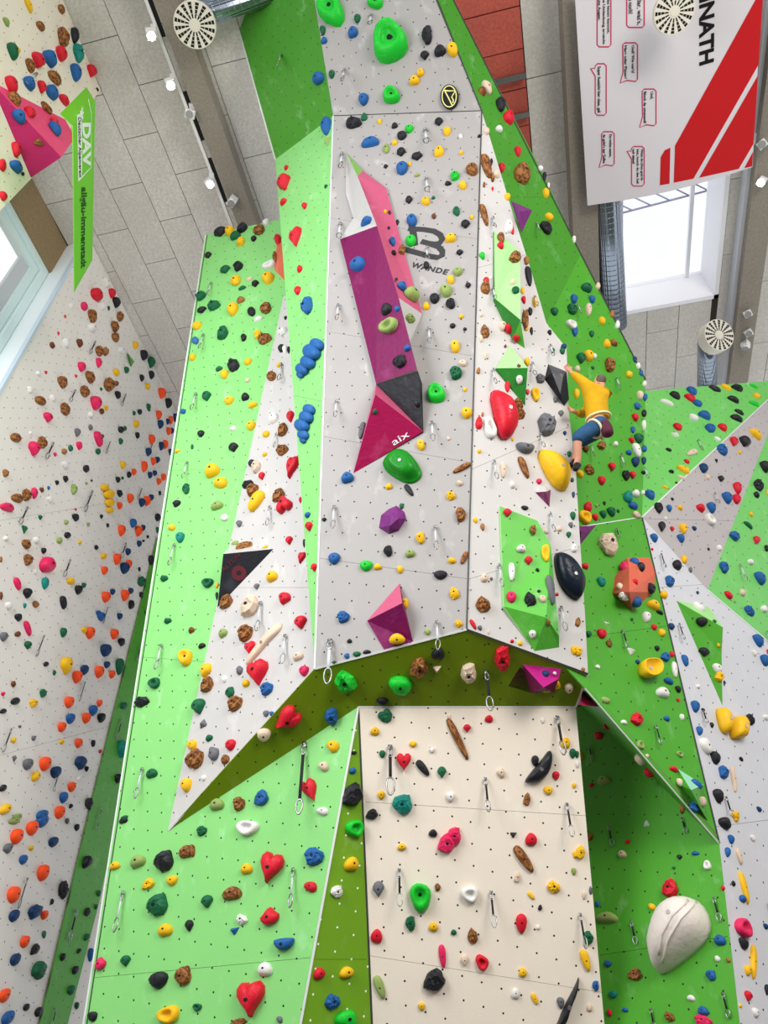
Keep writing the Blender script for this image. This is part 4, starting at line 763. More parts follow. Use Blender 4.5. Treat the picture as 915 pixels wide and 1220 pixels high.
PROF = {'d': ((1, 0), (1.0, .22), (.93, .55), (.74, .85), (.42, 1.0)), 'o': ((1, 0), (1, .45), (.9, .85), (.68, 1.0), (.48, .8), (.36, .3), (.15, .2)),
        'j': ((1, 0), (1.02, .3), (.96, .68), (.8, .96), (.62, 1.0), (.46, .72), (.3, .46)), 'l': ((1, 0), (1, .3), (.9, .7), (.62, .95), (.3, 1.0)),
        'h': ((1, 0), (1, .35), (.9, .7), (.66, .93), (.3, 1.0)), 'x': ((1, 0), (.95, .15), (.5, .6), (.12, 1.0)), 'r': ((1, 0), (1.02, .35), (.85, .75), (.45, 1.0))}
SHAPES = {}
def shape_mesh(shape, var):
    key = (shape, var)
    if key in SHAPES: return SHAPES[key]
    rnd = random.Random(hash(shape) % 1 + ord(shape) * 31 + var * 7)
    O = outline(shape, rnd); pr = PROF.get(shape, PROF['d']); k = len(O)
    sh = (rnd.uniform(-.05, .05), rnd.uniform(-.02, .14)) if shape not in 'oxl' else (0, 0)
    if shape == 'j': sh = (rnd.uniform(-.04, .04), .14)
    V = []; F = []
    for r, (s, t_) in enumerate(pr):
        for i, (x, y) in enumerate(O):
            jx = rnd.uniform(-.06, .06) if shape == 'r' and r > 0 else 0; jz = rnd.uniform(-.14, .14) if shape == 'r' and r > 0 else (rnd.uniform(-.03, .03) if r > 1 else 0)
            V.append((x * s + sh[0] * t_ + jx * .6, y * s + sh[1] * t_ + jx, t_ + jz - (.02 if t_ == 0 else 0)))
    for r in range(len(pr) - 1):
        for i in range(k): F.append((r * k + i, r * k + (i + 1) % k, (r + 1) * k + (i + 1) % k, (r + 1) * k + i))
    F.append(tuple((len(pr) - 1) * k + i for i in range(k)))
    me = bpy.data.meshes.new('hold_' + shape); me.from_pydata(V, [], F)
    bm = bmesh.new(); bm.from_mesh(me); bmesh.ops.recalc_face_normals(bm, faces=bm.faces)
    bm.to_mesh(me); bm.free()
    for p in me.polygons: p.use_smooth = shape != 'r' and shape != 'x'
    me.materials.append(HC['k'][1])
    SHAPES[key] = (me, sh); return SHAPES[key]
bolt_me = bpy.data.meshes.new('bolt')
_b = MB(); _b.tube([(0, 0, -.02), (0, 0, .03)], .085, 8); bolt_me.from_pydata([tuple(v) for v in _b.v], [], _b.f); bolt_me.materials.append(BLACKP)

# ------------------------------------------------------------------ surfaces to cast onto
from mathutils.geometry import tessellate_polygon
_V = []; _F = []; _ID = []
for sid, pts in SURF:
    k = len(_V); _V += [tuple(p) for p in pts]
    for tri in tessellate_polygon([pts]): _F.append(tuple(k + i for i in tri)); _ID.append(sid)
BVH = BVHTree.FromPolygons(_V, _F)
def cast(u, v):
    d = ray(u, v).normalized(); loc, n, i, dist = BVH.ray_cast(CAM, d)
    if loc is None: return None
    if n.dot(d) > 0: n = -n
    return loc, n, _ID[i]
SURFNAME = {'TF': 'the grey tower front', 'TU': 'the tower top panel', 'RF': 'the white tower side', 'ST': 'the pale green tower strip', 'DG': 'the dark green upper tower', 'TRI': 'the white triangular panel',
            'L': 'the pale green wall', 'OW': 'the olive wedge', 'M': 'the lower white wall', 'RA': 'the olive underside', 'RB': 'the olive underside', 'RC': 'the olive underside', 'RD': 'the olive underside',
            'GW1': 'the upper green wall', 'GW2': "the climber's green wall", 'RG': 'the right green wall', 'RG2': 'the lower right green wall', 'SO': 'the diagonal soffit', 'GS': 'the pale grey right wall', 'GU': 'the dark grey right panel',
            'FR': 'the far right green panel', 'FG': 'the far green wall', 'LW': 'the left grey wall', 'WD': 'the dark green wedge', 'UL': 'the upper left panel'}
def short(lbl):
    for w in (' on ', ' at ', ' in ', ' below', ' high', ' low', ' above', ' by ', ' where', ' tucked', ' under', ' beside', ' peeking', ' beneath', ' of the', ' with '):
        i = lbl.find(w)
        if i > 0: lbl = lbl[:i]
    return lbl
def sname(sid): return SURFNAME[sid] if sid in SURFNAME else 'the ' + short(VOLS[sid][1])

ITEMS = []    # every hold: dict
for (c, r), txt in CAT.items():
    for e in txt.split(';'):
        q = e.split(); x, y, w, h = map(float, q[:4]); col = q[4]; shp = q[5] if len(q) > 5 else ''; ang = float(q[6]) if len(q) > 6 else 0.0
        u, v, _ = Q(c, r, x, y); w /= 3.978; h /= 3.978
        if any(abs(i['u'] - u) < 3.5 and abs(i['v'] - v) < 3.5 for i in ITEMS if i['col'] == col): continue
        hit = cast(u, v)
        if hit is None: continue
        rr = random.Random(int(u * 13 + v * 7))
        if not shp:
            if col in 'on' or (col == 'b' and hit[2] == 'LW'): shp = 's'
            elif col == 'B': shp = rr.choice('rrd')
            elif col in 'kgst': shp = rr.choice('ddrts')
            elif col in 'rp': shp = rr.choice('ddst')
            else: shp = rr.choice('dddsr')
        ITEMS.append(dict(u=u, v=v, w=w, h=h, col=col, shp=shp, ang=ang, loc=hit[0], n=hit[1], sid=hit[2], var=rr.randrange(4), area=w * h))
ITEMS.sort(key=lambda i: -i['area'])
NOUN = {'d': 'rounded', 't': 'drop-shaped', 's': 'shield-shaped', 'h': 'heart-shaped', 'r': 'craggy', 'o': 'ring-shaped', 'l': 'long narrow', 'c': 'half-moon', 'j': 'scooped', 'x': 'triangular'}
OBJN = {'h': 'heart_hold', 'o': 'ring_hold', 'j': 'jug_hold', 'l': 'rail_hold', 'c': 'crescent_hold'}
NBIG, NSMALL = 300, 300
def hold_matrix(i):
    a = math.radians(i['ang']); du, dv = math.sin(a), -math.cos(a)
    P = i['loc']; n = i['n']; r0 = (P - CAM).dot(FW) / FPX
    def onp(u, v):
        rr = ray(u, v); return CAM + rr * ((P - CAM).dot(n) / rr.dot(n))
    y = onp(i['u'] + du * 2, i['v'] + dv * 2) - onp(i['u'] - du * 2, i['v'] - dv * 2); ky = min(y.length / 4 / r0, 1.35)
    xx = onp(i['u'] - dv * 2, i['v'] + du * 2) - onp(i['u'] + dv * 2, i['v'] - du * 2); kx = min(xx.length / 4 / r0, 1.35)
    y.normalize(); x = y.cross(n).normalized()
    sx = i['w'] * r0 * kx * 1.04; sy = i['h'] * r0 * ky * 1.04
    lo = min(sx, sy); pz = lo * (.5 if i['shp'] not in 'lhoj' else .42)
    i['size'] = max(sx, sy); i['pz'] = pz
    return frame_mat(x * sx, y * sy, n * pz, P)
LIST = []
stuff = MB(); stuff_m = []
for k, i in enumerate(ITEMS):
    M_ = hold_matrix(i); me, sh = shape_mesh(i['shp'], i['var'])
    if k < NBIG + NSMALL:
        big = k < NBIG
        o = bpy.data.objects.new(OBJN.get(i['shp'], 'climbing_hold') if big else 'foothold', me); COL.objects.link(o)
        o.matrix_world = M_
        o.material_slots[0].link = 'OBJECT'; o.material_slots[0].material = HC[i['col']][1]
        o['category'] = 'climbing hold' if big else 'foothold'
        o['group'] = ('holds on ' if big else 'footholds on ') + sname(i['sid'])
        if max(i['w'], i['h']) > 9.5 and i['shp'] not in 'ox':
            b = bpy.data.objects.new('bolt', bolt_me); COL.objects.link(b); b.parent = o
            b.location = (sh[0], sh[1], 1.0 if i['shp'] != 'j' else .45)
            b.scale = (min(1, i['h'] / i['w']), min(1, i['w'] / i['h']), 1)
        i['o'] = o; i['big'] = big; LIST.append(i)
    else:
        ci = list(HC).index(i['col'])
        stuff.add([v.co for v in me.vertices], [tuple(p.vertices) for p in me.polygons], ci, M_)
if stuff.v:
    so = stuff.build('tiny_footholds', [HC[c][1] for c in HC], None, True)
    tag(so, 'tiny footholds in mixed colours scattered over all the climbing walls', 'footholds', None, 'stuff')

# ------------------------------------------------------------------ quickdraws hanging from the bolts
def ring_pts(w, h, k=14, cz=0.0, taper=.25):
    return [Vector((math.cos(a) * w / 2 * (1 - taper * math.sin(a)), 0, cz + math.sin(a) * h / 2)) for a in [2 * math.pi * j / k for j in range(k)]]
CARA = mat('carabiner steel', S(150, 152, 156), .3, .9); GATE = mat('gold gate', S(205, 170, 90), .35, .7); SLING = mat('sling webbing', S(200, 206, 208), .7); SLINGD = mat('dark sling webbing', S(34, 36, 40), .7)
def proto_mesh(name, mb, m): 
    me = bpy.data.meshes.new(name); me.from_pydata([tuple(v) for v in mb.v], [], mb.f); me.materials.append(m)
    for p in me.polygons: p.use_smooth = True
    return me
_h = MB(); _h.box((-.045, -.012, -.06), (.045, .012, .05)); _h.tube([(0, -.03, .01), (0, .03, .01)], .03, 8)
_u = MB(); _u.tube(ring_pts(.085, .20, cz=-.11), .014, 6, True)
_s = MB(); _s.box((-.030, -.008, -.66), (.030, .008, -.16))
_l = MB(); _l.tube(ring_pts(.15, .36, cz=-.82, taper=-.2), .018, 6, True)
_g = MB(); _g.tube([(.066, 0, -.70), (.078, 0, -.92)], .014, 6)
QD = [('hanger', proto_mesh('hanger', _h, CARA)), ('upper_carabiner', proto_mesh('upper_carabiner', _u, CARA)), ('sling', proto_mesh('sling', _s, SLING)), ('lower_carabiner', proto_mesh('lower_carabiner', _l, CARA)), ('gate', proto_mesh('gate', _g, GATE))]
_s2 = MB(); _s2.box((-.034, -.010, -.80), (.034, .010, -.13))
_u2 = MB(); _u2.tube(ring_pts(.085, .14, cz=-.08), .014, 6, True)
_l2 = MB(); _l2.tube(ring_pts(.15, .20, cz=-.90, taper=-.2), .018, 6, True)
_g2 = MB(); _g2.tube([(.068, 0, -.83), (.078, 0, -.95)], .014, 6)
QDL = [QD[0], ('upper_carabiner', proto_mesh('upper_carabiner', _u2, CARA)), ('sling', proto_mesh('sling', _s2, SLING)), ('lower_carabiner', proto_mesh('lower_carabiner', _l2, CARA)), ('gate', proto_mesh('gate', _g2, GATE))]
DRAWL = []
for (c, r), txt in DRAWS.items():
    for e in txt.split(';'):
        x, y0, y1 = map(float, e.split()); u, v, _ = Q(c, r, x, y0); v1 = Q(c, r, x, y1)[1]
        hit = cast(u, v)
        if not hit: continue
        P, n, sid = hit; P = P + n * .035
        p0 = proj(P)[1]; p1 = proj(P - Vector((0, 0, .1)))[1]; L_ = (v1 - v) / ((p1 - p0) / .1)
        L_ = max(.16, min(L_, 1.1))
        q = empty('quickdraw', P); q['category'] = 'quickdraw'; q['group'] = 'quickdraws hanging on ' + sname(sid)
        hx = Vector((n.x, n.y, 0)); hx = hx.normalized() if hx.length > .05 else Vector((0, -1, 0))
        yaw = math.atan2(hx.y, hx.x) + math.pi / 2 + random.uniform(-.4, .4)
        long = L_ > .62
        for nm, me in (QDL if long else QD):
            o = bpy.data.objects.new(nm, me); COL.objects.link(o); o.parent = lastp if nm == 'gate' else q
            lastp = o
            if nm == 'sling' and (long or sid in ('LW', 'WD', 'RG', 'RG2', 'GS', 'RC', 'M')):
                o.material_slots[0].link = 'OBJECT'; o.material_slots[0].material = SLINGD
        q.rotation_euler = (0, 0, yaw); wsc = max(L_, .3) * (.55 if long else .9)
        q.scale = (wsc * 1.15, wsc * 1.15, L_)
        DRAWL.append(dict(u=u, v=v, sid=sid, o=q, col='', shp='', w=4, h=v1 - v, big=True))

# ------------------------------------------------------------------ labels that single each hold out
ORD = ['highest', 'second highest', 'third highest', 'fourth highest', 'fifth highest', 'sixth highest', 'seventh highest', 'eighth highest', 'ninth highest', 'tenth highest', 'eleventh highest', 'twelfth highest']
def ordn(k, n):
    w = ['', 'second ', 'third ', 'fourth ', 'fifth ', 'sixth ', 'seventh ', 'eighth ', 'ninth ', 'tenth ', 'eleventh ', 'twelfth ', 'thirteenth ', 'fourteenth ', 'fifteenth ', 'sixteenth ', 'seventeenth ', 'eighteenth ', 'nineteenth ', 'twentieth ']
    if k < n - k and k < len(w): return w[k] + 'highest'
    if n - 1 - k < len(w): return w[n - 1 - k] + 'lowest'
    return '%dth highest' % (k + 1)
def szw(i):
    m = max(i['w'], i['h'])
    if not i['big'] and m >= 16: return ''
    return 'tiny ' if m < 6 else 'small ' if m < 9 else '' if m < 16 else 'large ' if m < 28 else 'huge '
def base(i):
    if i['col'] == '': return 'quickdraw on ' + sname(i['sid'])
    return szw(i) + HC[i['col']][0] + ' ' + NOUN[i['shp']] + (' hold' if i['big'] else ' foothold') + ' on ' + sname(i['sid'])
def ndesc(j, word='one'):
    if 'lab' in j: return 'the ' + short(j['lab'])
    if j['col'] == '': return 'a quickdraw' if word == 'one' else 'another'
    c = HC[j['col']][0]; return ('an ' if c[0] in 'aeiou' else 'a ') + c + ' ' + (NOUN[j['shp']] + ' ' if j['shp'] in 'hojlcx' else '') + word
LAND = []
for vid, (o, lb) in VOLS.items():
    u, v = proj(o.location); LAND.append(dict(u=u, v=v, lab=lb, sid=None))
ALL = LIST + DRAWL
bykey = {}
for i in ALL: i['base'] = base(i); bykey.setdefault(i['base'], []).append(i)
def rels(i, kk):
    out = []
    cand = sorted(((j['u'] - i['u']) ** 2 + (j['v'] - i['v']) ** 2, id(j), j) for j in ALL + LAND if j is not i and (j['sid'] in (None, i['sid'])))
    for d, _, j in cand[:kk]:
        if d > 75 ** 2: break
        du, dv = i['u'] - j['u'], i['v'] - j['v']
        w = ('right of ' if du > 0 else 'left of ') if abs(du) > abs(dv) else ('just below ' if dv > 0 else 'just above ')
        out.append(w + ndesc(j, 'one' if i['col'] else 'hold'))
    return out
LABELS = set()
for key, L_ in bykey.items():
    if len(L_) == 1: L_[0]['o']['label'] = key; LABELS.add(key); continue
    near = [rels(i, 3) for i in L_]; wide = [set(rels(i, 7)) for i in L_]
    order = sorted(range(len(L_)), key=lambda k: (L_[k]['v'], L_[k]['u'])); rank = {k: n_ for n_, k in enumerate(order)}
    for k, i in enumerate(L_):
        lab = None
        for rl in near[k]:
            if not any(rl in wide[m_] for m_ in range(len(L_)) if m_ != k):
                cnd = key + ', ' + rl
                if len(cnd.split()) <= 16: lab = cnd; break
        if not lab:
            lab = ordn(rank[k], len(L_)) + ' ' + key
            lab = 'the ' + lab if len(lab.split()) < 16 else lab
        i['o']['label'] = lab; LABELS.add(lab)
print('holds', len(ITEMS), 'individual', len(LIST), 'draws', len(DRAWL), 'labels', len(LABELS), 'longest', max(len(l.split()) for l in LABELS))
# ------------------------------------------------------------------ lettering helper
_dg = None
def text_obj(s, M_, size, material, parent=None, name='lettering', bold=.0, extrude=.002, spacing=1.0, align='LEFT'):
    cu = bpy.data.curves.new(name, 'FONT'); cu.body = s; cu.size = size; cu.offset = bold * size; cu.extrude = extrude; cu.space_character = spacing
    cu.align_x = align; cu.resolution_u = 3
    tmp = bpy.data.objects.new(name, cu); COL.objects.link(tmp)
    dg = bpy.context.evaluated_depsgraph_get(); me = bpy.data.meshes.new_from_object(tmp.evaluated_get(dg))
    bpy.data.objects.remove(tmp); bpy.data.curves.remove(cu)
    me.materials.clear(); me.materials.append(material)
    me.transform(M_)
    if parent: me.transform(Matrix.Translation(-parent.location))
    o = bpy.data.objects.new(name, me); COL.objects.link(o)
    if parent: o.parent = parent
    return o
def text_on(pfun, n, a, b, hpx, s, material, parent=None, off=.004, slant=None, **k):
    """lettering whose baseline runs from pixel a to pixel b on a surface; stretched to end at b"""
    A_, B_ = pfun(*a), pfun(*b); x = (B_ - A_); L_ = x.length; x.normalize(); y = n.cross(x)
    size = hpx * (A_ - CAM).dot(FW) / FPX / .70
    o = text_obj(s, Matrix.Identity(4), size, material, None, **k)
    xs = [v.co.x for v in o.data.vertices]; w = max(xs) - min(xs)
    f_ = L_ / w
    o.data.transform(Matrix.Translation((-min(xs), 0, 0))); o.data.transform(Matrix.Scale(f_, 4, (1, 0, 0)))
    if slant:      # print set square to the banner's running edge
        yv = (pfun(a[0] + slant, a[1]) - A_); o.data.transform(Matrix.Scale(yv.length / (size * .70), 4, (0, 1, 0))); y = yv.normalized()
    o.data.transform(frame_mat(x, y, n, A_ + n * off))
    if parent: o.data.transform(Matrix.Translation(-parent.location)); o.parent = parent
    return o
def flat(pts, n, off, th, m, name, parent=None):
    k = len(pts); V = [p + n * off for p in pts] + [p + n * (off - th) for p in pts]
    F = [tuple(range(k)), tuple(range(k, 2 * k))[::-1]] + [(i, (i + 1) % k, k + (i + 1) % k, k + i) for i in range(k)]
    if parent: V = [v - parent.location for v in V]
    return mesh_obj(name, V, F, m, parent)
def ribbon(pts, n, w, off, m, name, parent=None, closed=False, th=.002):
    V = []; F = []; k = len(pts)
    for i, p in enumerate(pts):
        a = pts[i - 1] if (i > 0 or closed) else p; b = pts[(i + 1) % k] if (i < k - 1 or closed) else p
        t_ = (b - a).normalized(); s = n.cross(t_).normalized()
        V += [p + s * w / 2 + n * off, p - s * w / 2 + n * off]
    for i in range(k if closed else k - 1):
        j = (i + 1) % k; F.append((2 * i, 2 * i + 1, 2 * j + 1, 2 * j))
    V2 = [v - n * th for v in V]; kk = len(V); F2 = [tuple(q + kk for q in f[::-1]) for f in F]
    sd = []
    for f in F: sd += [(f[0], f[3], f[3] + kk, f[0] + kk), (f[1], f[1] + kk, f[2] + kk, f[2])]
    V = V + V2
    if parent: V = [v - parent.location for v in V]
    return mesh_obj(name, V, F + F2 + sd, m, parent)

# ------------------------------------------------------------------ printed marks on the tower
LOGO = mat('logo charcoal', S(58, 58, 60), .6); WT = mat('print white', S(240, 240, 240), .6); BKT = mat('print black', S(16, 16, 18), .6); REDT = mat('print red', S(200, 24, 30), .6)
z5 = Zm(390, 170, 4.878)
def tfp(u, v): return TF.hit(u, v)
sgn = empty('wall_logo', TF.hit(*z5(560, 600)[:2]), 'charcoal letter B logo with WANDE lettering on the grey tower front', 'logo')
px = lambda L_: [tfp(*z5(x, y)[:2]) for x, y in L_]
ribbon(px([(488, 462), (500, 530), (508, 600)]), TF.n, .10, .004, LOGO, 'stem', sgn)
ribbon(px([(470, 500), (560, 505), (620, 515), (655, 535), (668, 560), (655, 582), (625, 590), (590, 586), (545, 574)]), TF.n, .088, .0045, LOGO, 'upper_bow', sgn)
ribbon(px([(600, 590), (645, 605), (668, 630), (668, 655), (640, 668), (590, 660), (520, 640), (443, 618)]), TF.n, .088, .005, LOGO, 'lower_bow', sgn)
text_on(tfp, TF.n, z5(484, 722)[:2], z5(692, 768)[:2], 7.2, 'WANDE', LOGO, sgn, bold=.03, spacing=1.15)
def plane_at(u, v):
    loc, n, sid = cast(u, v); return (lambda a, b: CAM + ray(a, b) * ((loc - CAM).dot(n) / ray(a, b).dot(n))), n
pf, pn = plane_at(478, 522)
text_on(pf, pn, z6(468, 888)[:2], z6(600, 808)[:2], 8.0, 'aix', WT, V_AIX, bold=.005)
pf, pn = plane_at(284, 684)
zk = Zm(255, 640, 11.44); DIMRED = mat('dim red print', S(92, 30, 40), .7)
text_on(pf, pn, zk(135, 480)[:2], zk(370, 260)[:2], 6.0, 'ALTON', DIMRED, V_BLK)
ribbon([pf(zk(340, 490)[0] + 6 * math.cos(a), zk(340, 490)[1] + 6 * math.sin(a)) for a in [k * math.pi / 8 for k in range(16)]], pn, .07, .003, DIMRED, 'round_emblem', V_BLK, True)
# round badge
zb_ = Zm(515, 90, 20.33); bc = TU.hit(*zb_(430, 540)[:2])
badge = empty('round_badge', bc, 'black oval badge with yellow mountain mark on the tower top', 'badge')
el = lambda rx, ry: [TU.hit(*zb_(430 + rx * math.cos(a), 540 + ry * math.sin(a))[:2]) for a in [k * math.pi / 12 for k in range(24)]]
flat(el(215, 295), TU.n, .05, .05, BLACKP, 'disc', badge)
YEL = mat('badge yellow', S(226, 222, 140), .5)
ribbon(el(172, 255), TU.n, .016, .054, YEL, 'rim_line', badge, True)
ribbon([TU.hit(*zb_(x, y)[:2]) for x, y in [(300, 395), (420, 410), (575, 405), (490, 560), (528, 620), (520, 700)]], TU.n, .018, .054, YEL, 'ridge_line', badge)
ribbon([TU.hit(*zb_(x, y)[:2]) for x, y in [(325, 410), (420, 590), (505, 760)]], TU.n, .018, .055, YEL, 'slope_line', badge)

# ------------------------------------------------------------------ big printed banner under the ceiling
BZ = CEIL - .75; DN = Vector((0, 0, -1))
bz = lambda u, v: PZ(u, v, BZ)
T30 = lambda x, y: bz(685 + x / 3.978, y / 3.978)
ban = empty('ceiling_banner', bz(790, 100), 'white banner with red stripes and speech bubbles under the ceiling', 'banner')
cen = bz(701, 245); b0, b1 = bz(700, 245), bz(896.5, 199)
edge = [b0.lerp(b1, k / 8) + A * (.10 * math.sin(math.pi * k / 8)) for k in range(9)]
BANW = mat('banner fabric', S(222, 216, 220), .6)
flat([bz(684.5, -12)] + edge + [bz(908, -12)], DN, 0, .012, BANW, 'fabric', ban)
def pol(L_, m, off=.004, nm='red_stripe'): return flat([T30(x, y) for x, y in L_], DN, off, .002, m, nm, ban)
pol([(893, -45), (870, 306), (562, 846), (468, 866), (474, 690), (860, -10), (880, -45)], REDT)
pol([(868, 355), (846, 682), (776, 800), (588, 842)], REDT)
pol([(844, 718), (840, 788), (802, 797)], REDT)
pol([(452, 700), (448, 870), (402, 878), (406, 745), (425, 712)], REDT)
text_on(T30, DN, (592, -62), (592, 312), 16.5, 'EINATH', BKT, ban, bold=.035, off=.005)
BUB = mat('bubble outline', S(196, 70, 100), .6)
def bubble(x0, y0, x1, y1, lines, tail, hp):
    r = 10
    pts = [(x0 + r, y0), (x1 - r, y0), (x1, y0 + r), (x1, y1 - r), (x1 - r, y1), (x0 + r, y1), (x0, y1 - r)]
    if tail == 'b': pts = pts[:5] + [(x0 + 20, y1 - 5), (x0 - 12, y1 + 8), (x0 + 2, y1 - 45)]
    elif tail == 't': pts = pts + [(x0, y0 + 60), (x0 - 22, y0 + 22), (x0 - 2, y0 + 22)]
    pts.append((x0, y0 + r))
    ribbon([T30(x, y) for x, y in pts], DN, .022, .004, BUB, 'speech_bubble', ban, True)
    n_ = len(lines); st = (x1 - x0) / n_
    for k, s in enumerate(lines):
        xb = x1 - st * (k + .78) - (0 if n_ > 1 else 0); L_ = (y1 - y0 - 26) * len(s) / max(len(q) for q in lines)
        text_on(T30, DN, (xb, y0 + 14), (xb, y0 + 14 + L_), hp, s, BKT, ban, bold=.01, off=.005)
bubble(105, -60, 170, 222, ['du das lesen kannst,', 'du die Umlenkung erreicht', 'saugute Augen.'], '', 3.0)
bubble(245, -60, 328, 130, ["ist klar, was's,", 'Tiefe noch!'], '', 5.0)
bubble(226, 203, 296, 386, ["Und? Wie war's?", 'Hart oder Plaisir?'], 'b', 3.2)
bubble(96, 302, 148, 546, ['Super Aussicht hier oben, gell'], 't', 3.6)
bubble(318, 422, 384, 596, ['Und,', 'Block da umanand!'], 'b', 3.2)
bubble(126, 624, 186, 786, ['Da rechts numm,', "da goht's zur Gelbe"], 'b', 3.2)
bubble(268, 694, 328, 882, ['Wenn du schon grad do', 'bist, hosch du des Seil', 'ied dabei?'], 't', 2.8)

# ------------------------------------------------------------------ green hanging banner at the left
GZ = 12.6
g0, g1 = PZ(87, 150, GZ), PZ(89, 347, GZ)
GP = Plane(g0, g1, g0 + Vector((0, 0, 1)))
gb = empty('hanging_banner', g0, 'long bright green alpine club banner hanging at the upper left', 'banner')
GRN = mat('banner lime green', S(116, 200, 48), .55); GRN_SHADE = mat('banner dark green', S(92, 160, 24), .55)  # flap is the same fabric; its shade is put into the darker green
gp = lambda u, v: GP.hit(u, v)
flat([gp(87, 150), gp(89, 347), gp(110, 310), gp(113.5, 121)], GP.n, 0, .012, GRN, 'banner_face', gb)
gq = PZ(72, 135, GZ); FP = Plane(gq, gp(87, 150), gp(113.5, 121))
flat([FP.hit(72, 135), FP.hit(87.2, 150), FP.hit(113.3, 121), FP.hit(103, 103.5)], FP.n, 0, .012, GRN_SHADE, 'banner_flap', gb)
zg = Zm(65, 95, 4.784); G2 = lambda x, y: gp(*zg(x, y)[:2])
ribbon([G2(x, y) for x, y in [(134, 578), (206, 500), (208, 190), (192, 110)]], GP.n, .02, .004, WT, 'white_border', gb)
flat([G2(128, 200), G2(154, 190), G2(156, 545), G2(134, 580)], GP.n, .003, .002, WT, 'white_panel', gb)
text_on(G2, GP.n, (158, 245), (162, 500), 16.5, 'DAV', WT, gb, bold=.04, off=.005, slant=44)
text_on(G2, GP.n, (133, 215), (138, 556), 5.2, 'Deutscher Alpenverein', BKT, gb, off=.006, slant=17)
text_on(G2, GP.n, (153, 612), (150, 1075), 14.0, 'allgäu-immenstadt', mat('print dark green', S(20, 70, 30), .6), gb, bold=.02, off=.005, slant=30)
fc = G2(152, 200); flower = MB()
for k in range(8):
    a = k * math.pi / 4; d = (GP.n.cross(up).normalized() * math.cos(a) + up * math.sin(a)); s_ = GP.n.cross(d)
    flower.add([fc + GP.n * .006, fc + d * .06 + s_ * .022 + GP.n * .006, fc + d * .13 + GP.n * .006, fc + d * .06 - s_ * .022 + GP.n * .006], [(0, 1, 2, 3)])
flower.v = [v - gb.location for v in flower.v]; flower.build('flower_emblem', WT, gb)

# ------------------------------------------------------------------ ventilation: swirl diffusers and spiral ducts
SLOT = mat('slot dark', S(30, 28, 26), .7); DUCT = mat('spiral duct steel', S(150, 160, 172), .28, .95, kind='duct', scale=9.0)
def diffuser(u, v, Zc, rpx, n, label, depth=.1):
    c = PZ(u, v, Zc); R = rpx * (c - CAM).dot(FW) / FPX; n = n.normalized()
    e1 = n.cross(Vector((0, 1, 0))).normalized(); e2 = n.cross(e1)
    root = empty('swirl_diffuser', c, label, 'air vent', 'round swirl diffusers')
    mb = MB(); k = 32; V = []
    for rr, h in ((1, -depth), (1, -.004), (.985, .004)): V += [(e1 * math.cos(2 * math.pi * j / k) + e2 * math.sin(2 * math.pi * j / k)) * R * rr + n * h for j in range(k)]
    F = [(r * k + j, r * k + (j + 1) % k, (r + 1) * k + (j + 1) % k, (r + 1) * k + j) for r in range(2) for j in range(k)] + [tuple(2 * k + j for j in range(k)), tuple(range(k))]
    mb.add(V, F); fp = mb.build('face_plate', CREAMP, root)
    sl = MB(); 
    for s0, s1, w0, w1 in ((.28, .46, .028, .042), (.48, .64, .045, .06), (.66, .80, .062, .076), (.82, .94, .078, .09)):
        sl.add([Vector((s0, -w0, 0)), Vector((s1, -w1, 0)), Vector((s1, w1, 0)), Vector((s0, w0, 0)), Vector((s0, -w0, .01)), Vector((s1, -w1, .01)), Vector((s1, w1, .01)), Vector((s0, w0, .01))], box_vf((0, 0, 0), (1, 1, 1))[1])
    me = proto_mesh('slot', sl, SLOT)
    for p in me.polygons: p.use_smooth = False
    for j in range(16):
        a = 2 * math.pi * (j + .3) / 16; d = e1 * math.cos(a) + e2 * math.sin(a); s_ = n.cross(d)
        o = bpy.data.objects.new('slot', me); COL.objects.link(o); o.parent = fp
        o.matrix_local = frame_mat(d * R, s_ * R, n * R * .4, n * .003)
    hb = MB(); hb.tube([n * 0, n * .012], R * .2, 16); hb.build('hub', CREAMP, root)
    return c, R
def duct(name, pts, r, label, m=None):
    root = empty(name, pts[0], label, 'duct', 'spiral ventilation ducts')
    mb = MB(); mb.tube([p - pts[0] for p in pts], r, 20); o = mb.build('pipe', m or DUCT, root, True)
    rg = MB(); L_ = sum((pts[i + 1] - pts[i]).length for i in range(len(pts) - 1)); 
    for i in range(len(pts) - 1):
        seg = pts[i + 1] - pts[i]; d = seg.normalized(); nn = max(2, int(seg.length / .12))
        for k in range(nn):
            p = pts[i] + seg * (k / nn) - pts[0]; rg.tube([p, p + d * .014], r * 1.012, 20)
    rg.build('spiral_seams', m or DUCT, root, True)
    return root
c_, R_ = diffuser(232, 30, CEIL - .8, 25, Vector((.05, -.1, -1)), 'round white air diffuser at the upper left beside the green tower')
duct('ventilation_duct', [c_ + Vector((0, 0, .12)), c_ + Vector((.1, -.1, .32)), c_ + Vector((.32, -.12, .44)), c_ + B * 1.9 + A * -.15 + Vector((0, 0, .46))], R_ * .55, 'short steel duct feeding the diffuser at upper left')
c_, R_ = diffuser(803.5, 14, BZ - .65, 24, Vector((.0, -.15, -1)), 'round white air diffuser in front of the big banner')
c_, R_ = diffuser(857, 399, CEIL - 1.5, 19.5, Vector((.25, -1.0, -.75)), 'round air diffuser on the duct below the skylight', .28)
d3 = PZ(843, 395, CEIL - 1.2)
duct('ventilation_duct', [PZ(842, 470, CEIL - 1.0), PZ(843, 425, CEIL - 1.1), PZ(843, 398, CEIL - 1.2), d3.lerp(c_, .45) + Vector((0, .1, .12)), c_ + Vector((-.06, .22, .17))], .22, 'steel duct with white elbow below the skylight')
duct('ventilation_duct', [PZ(719, 160, CEIL - .36), PZ(733, 388, CEIL - .36)], .27, 'long spiral steel duct left of the skylight')

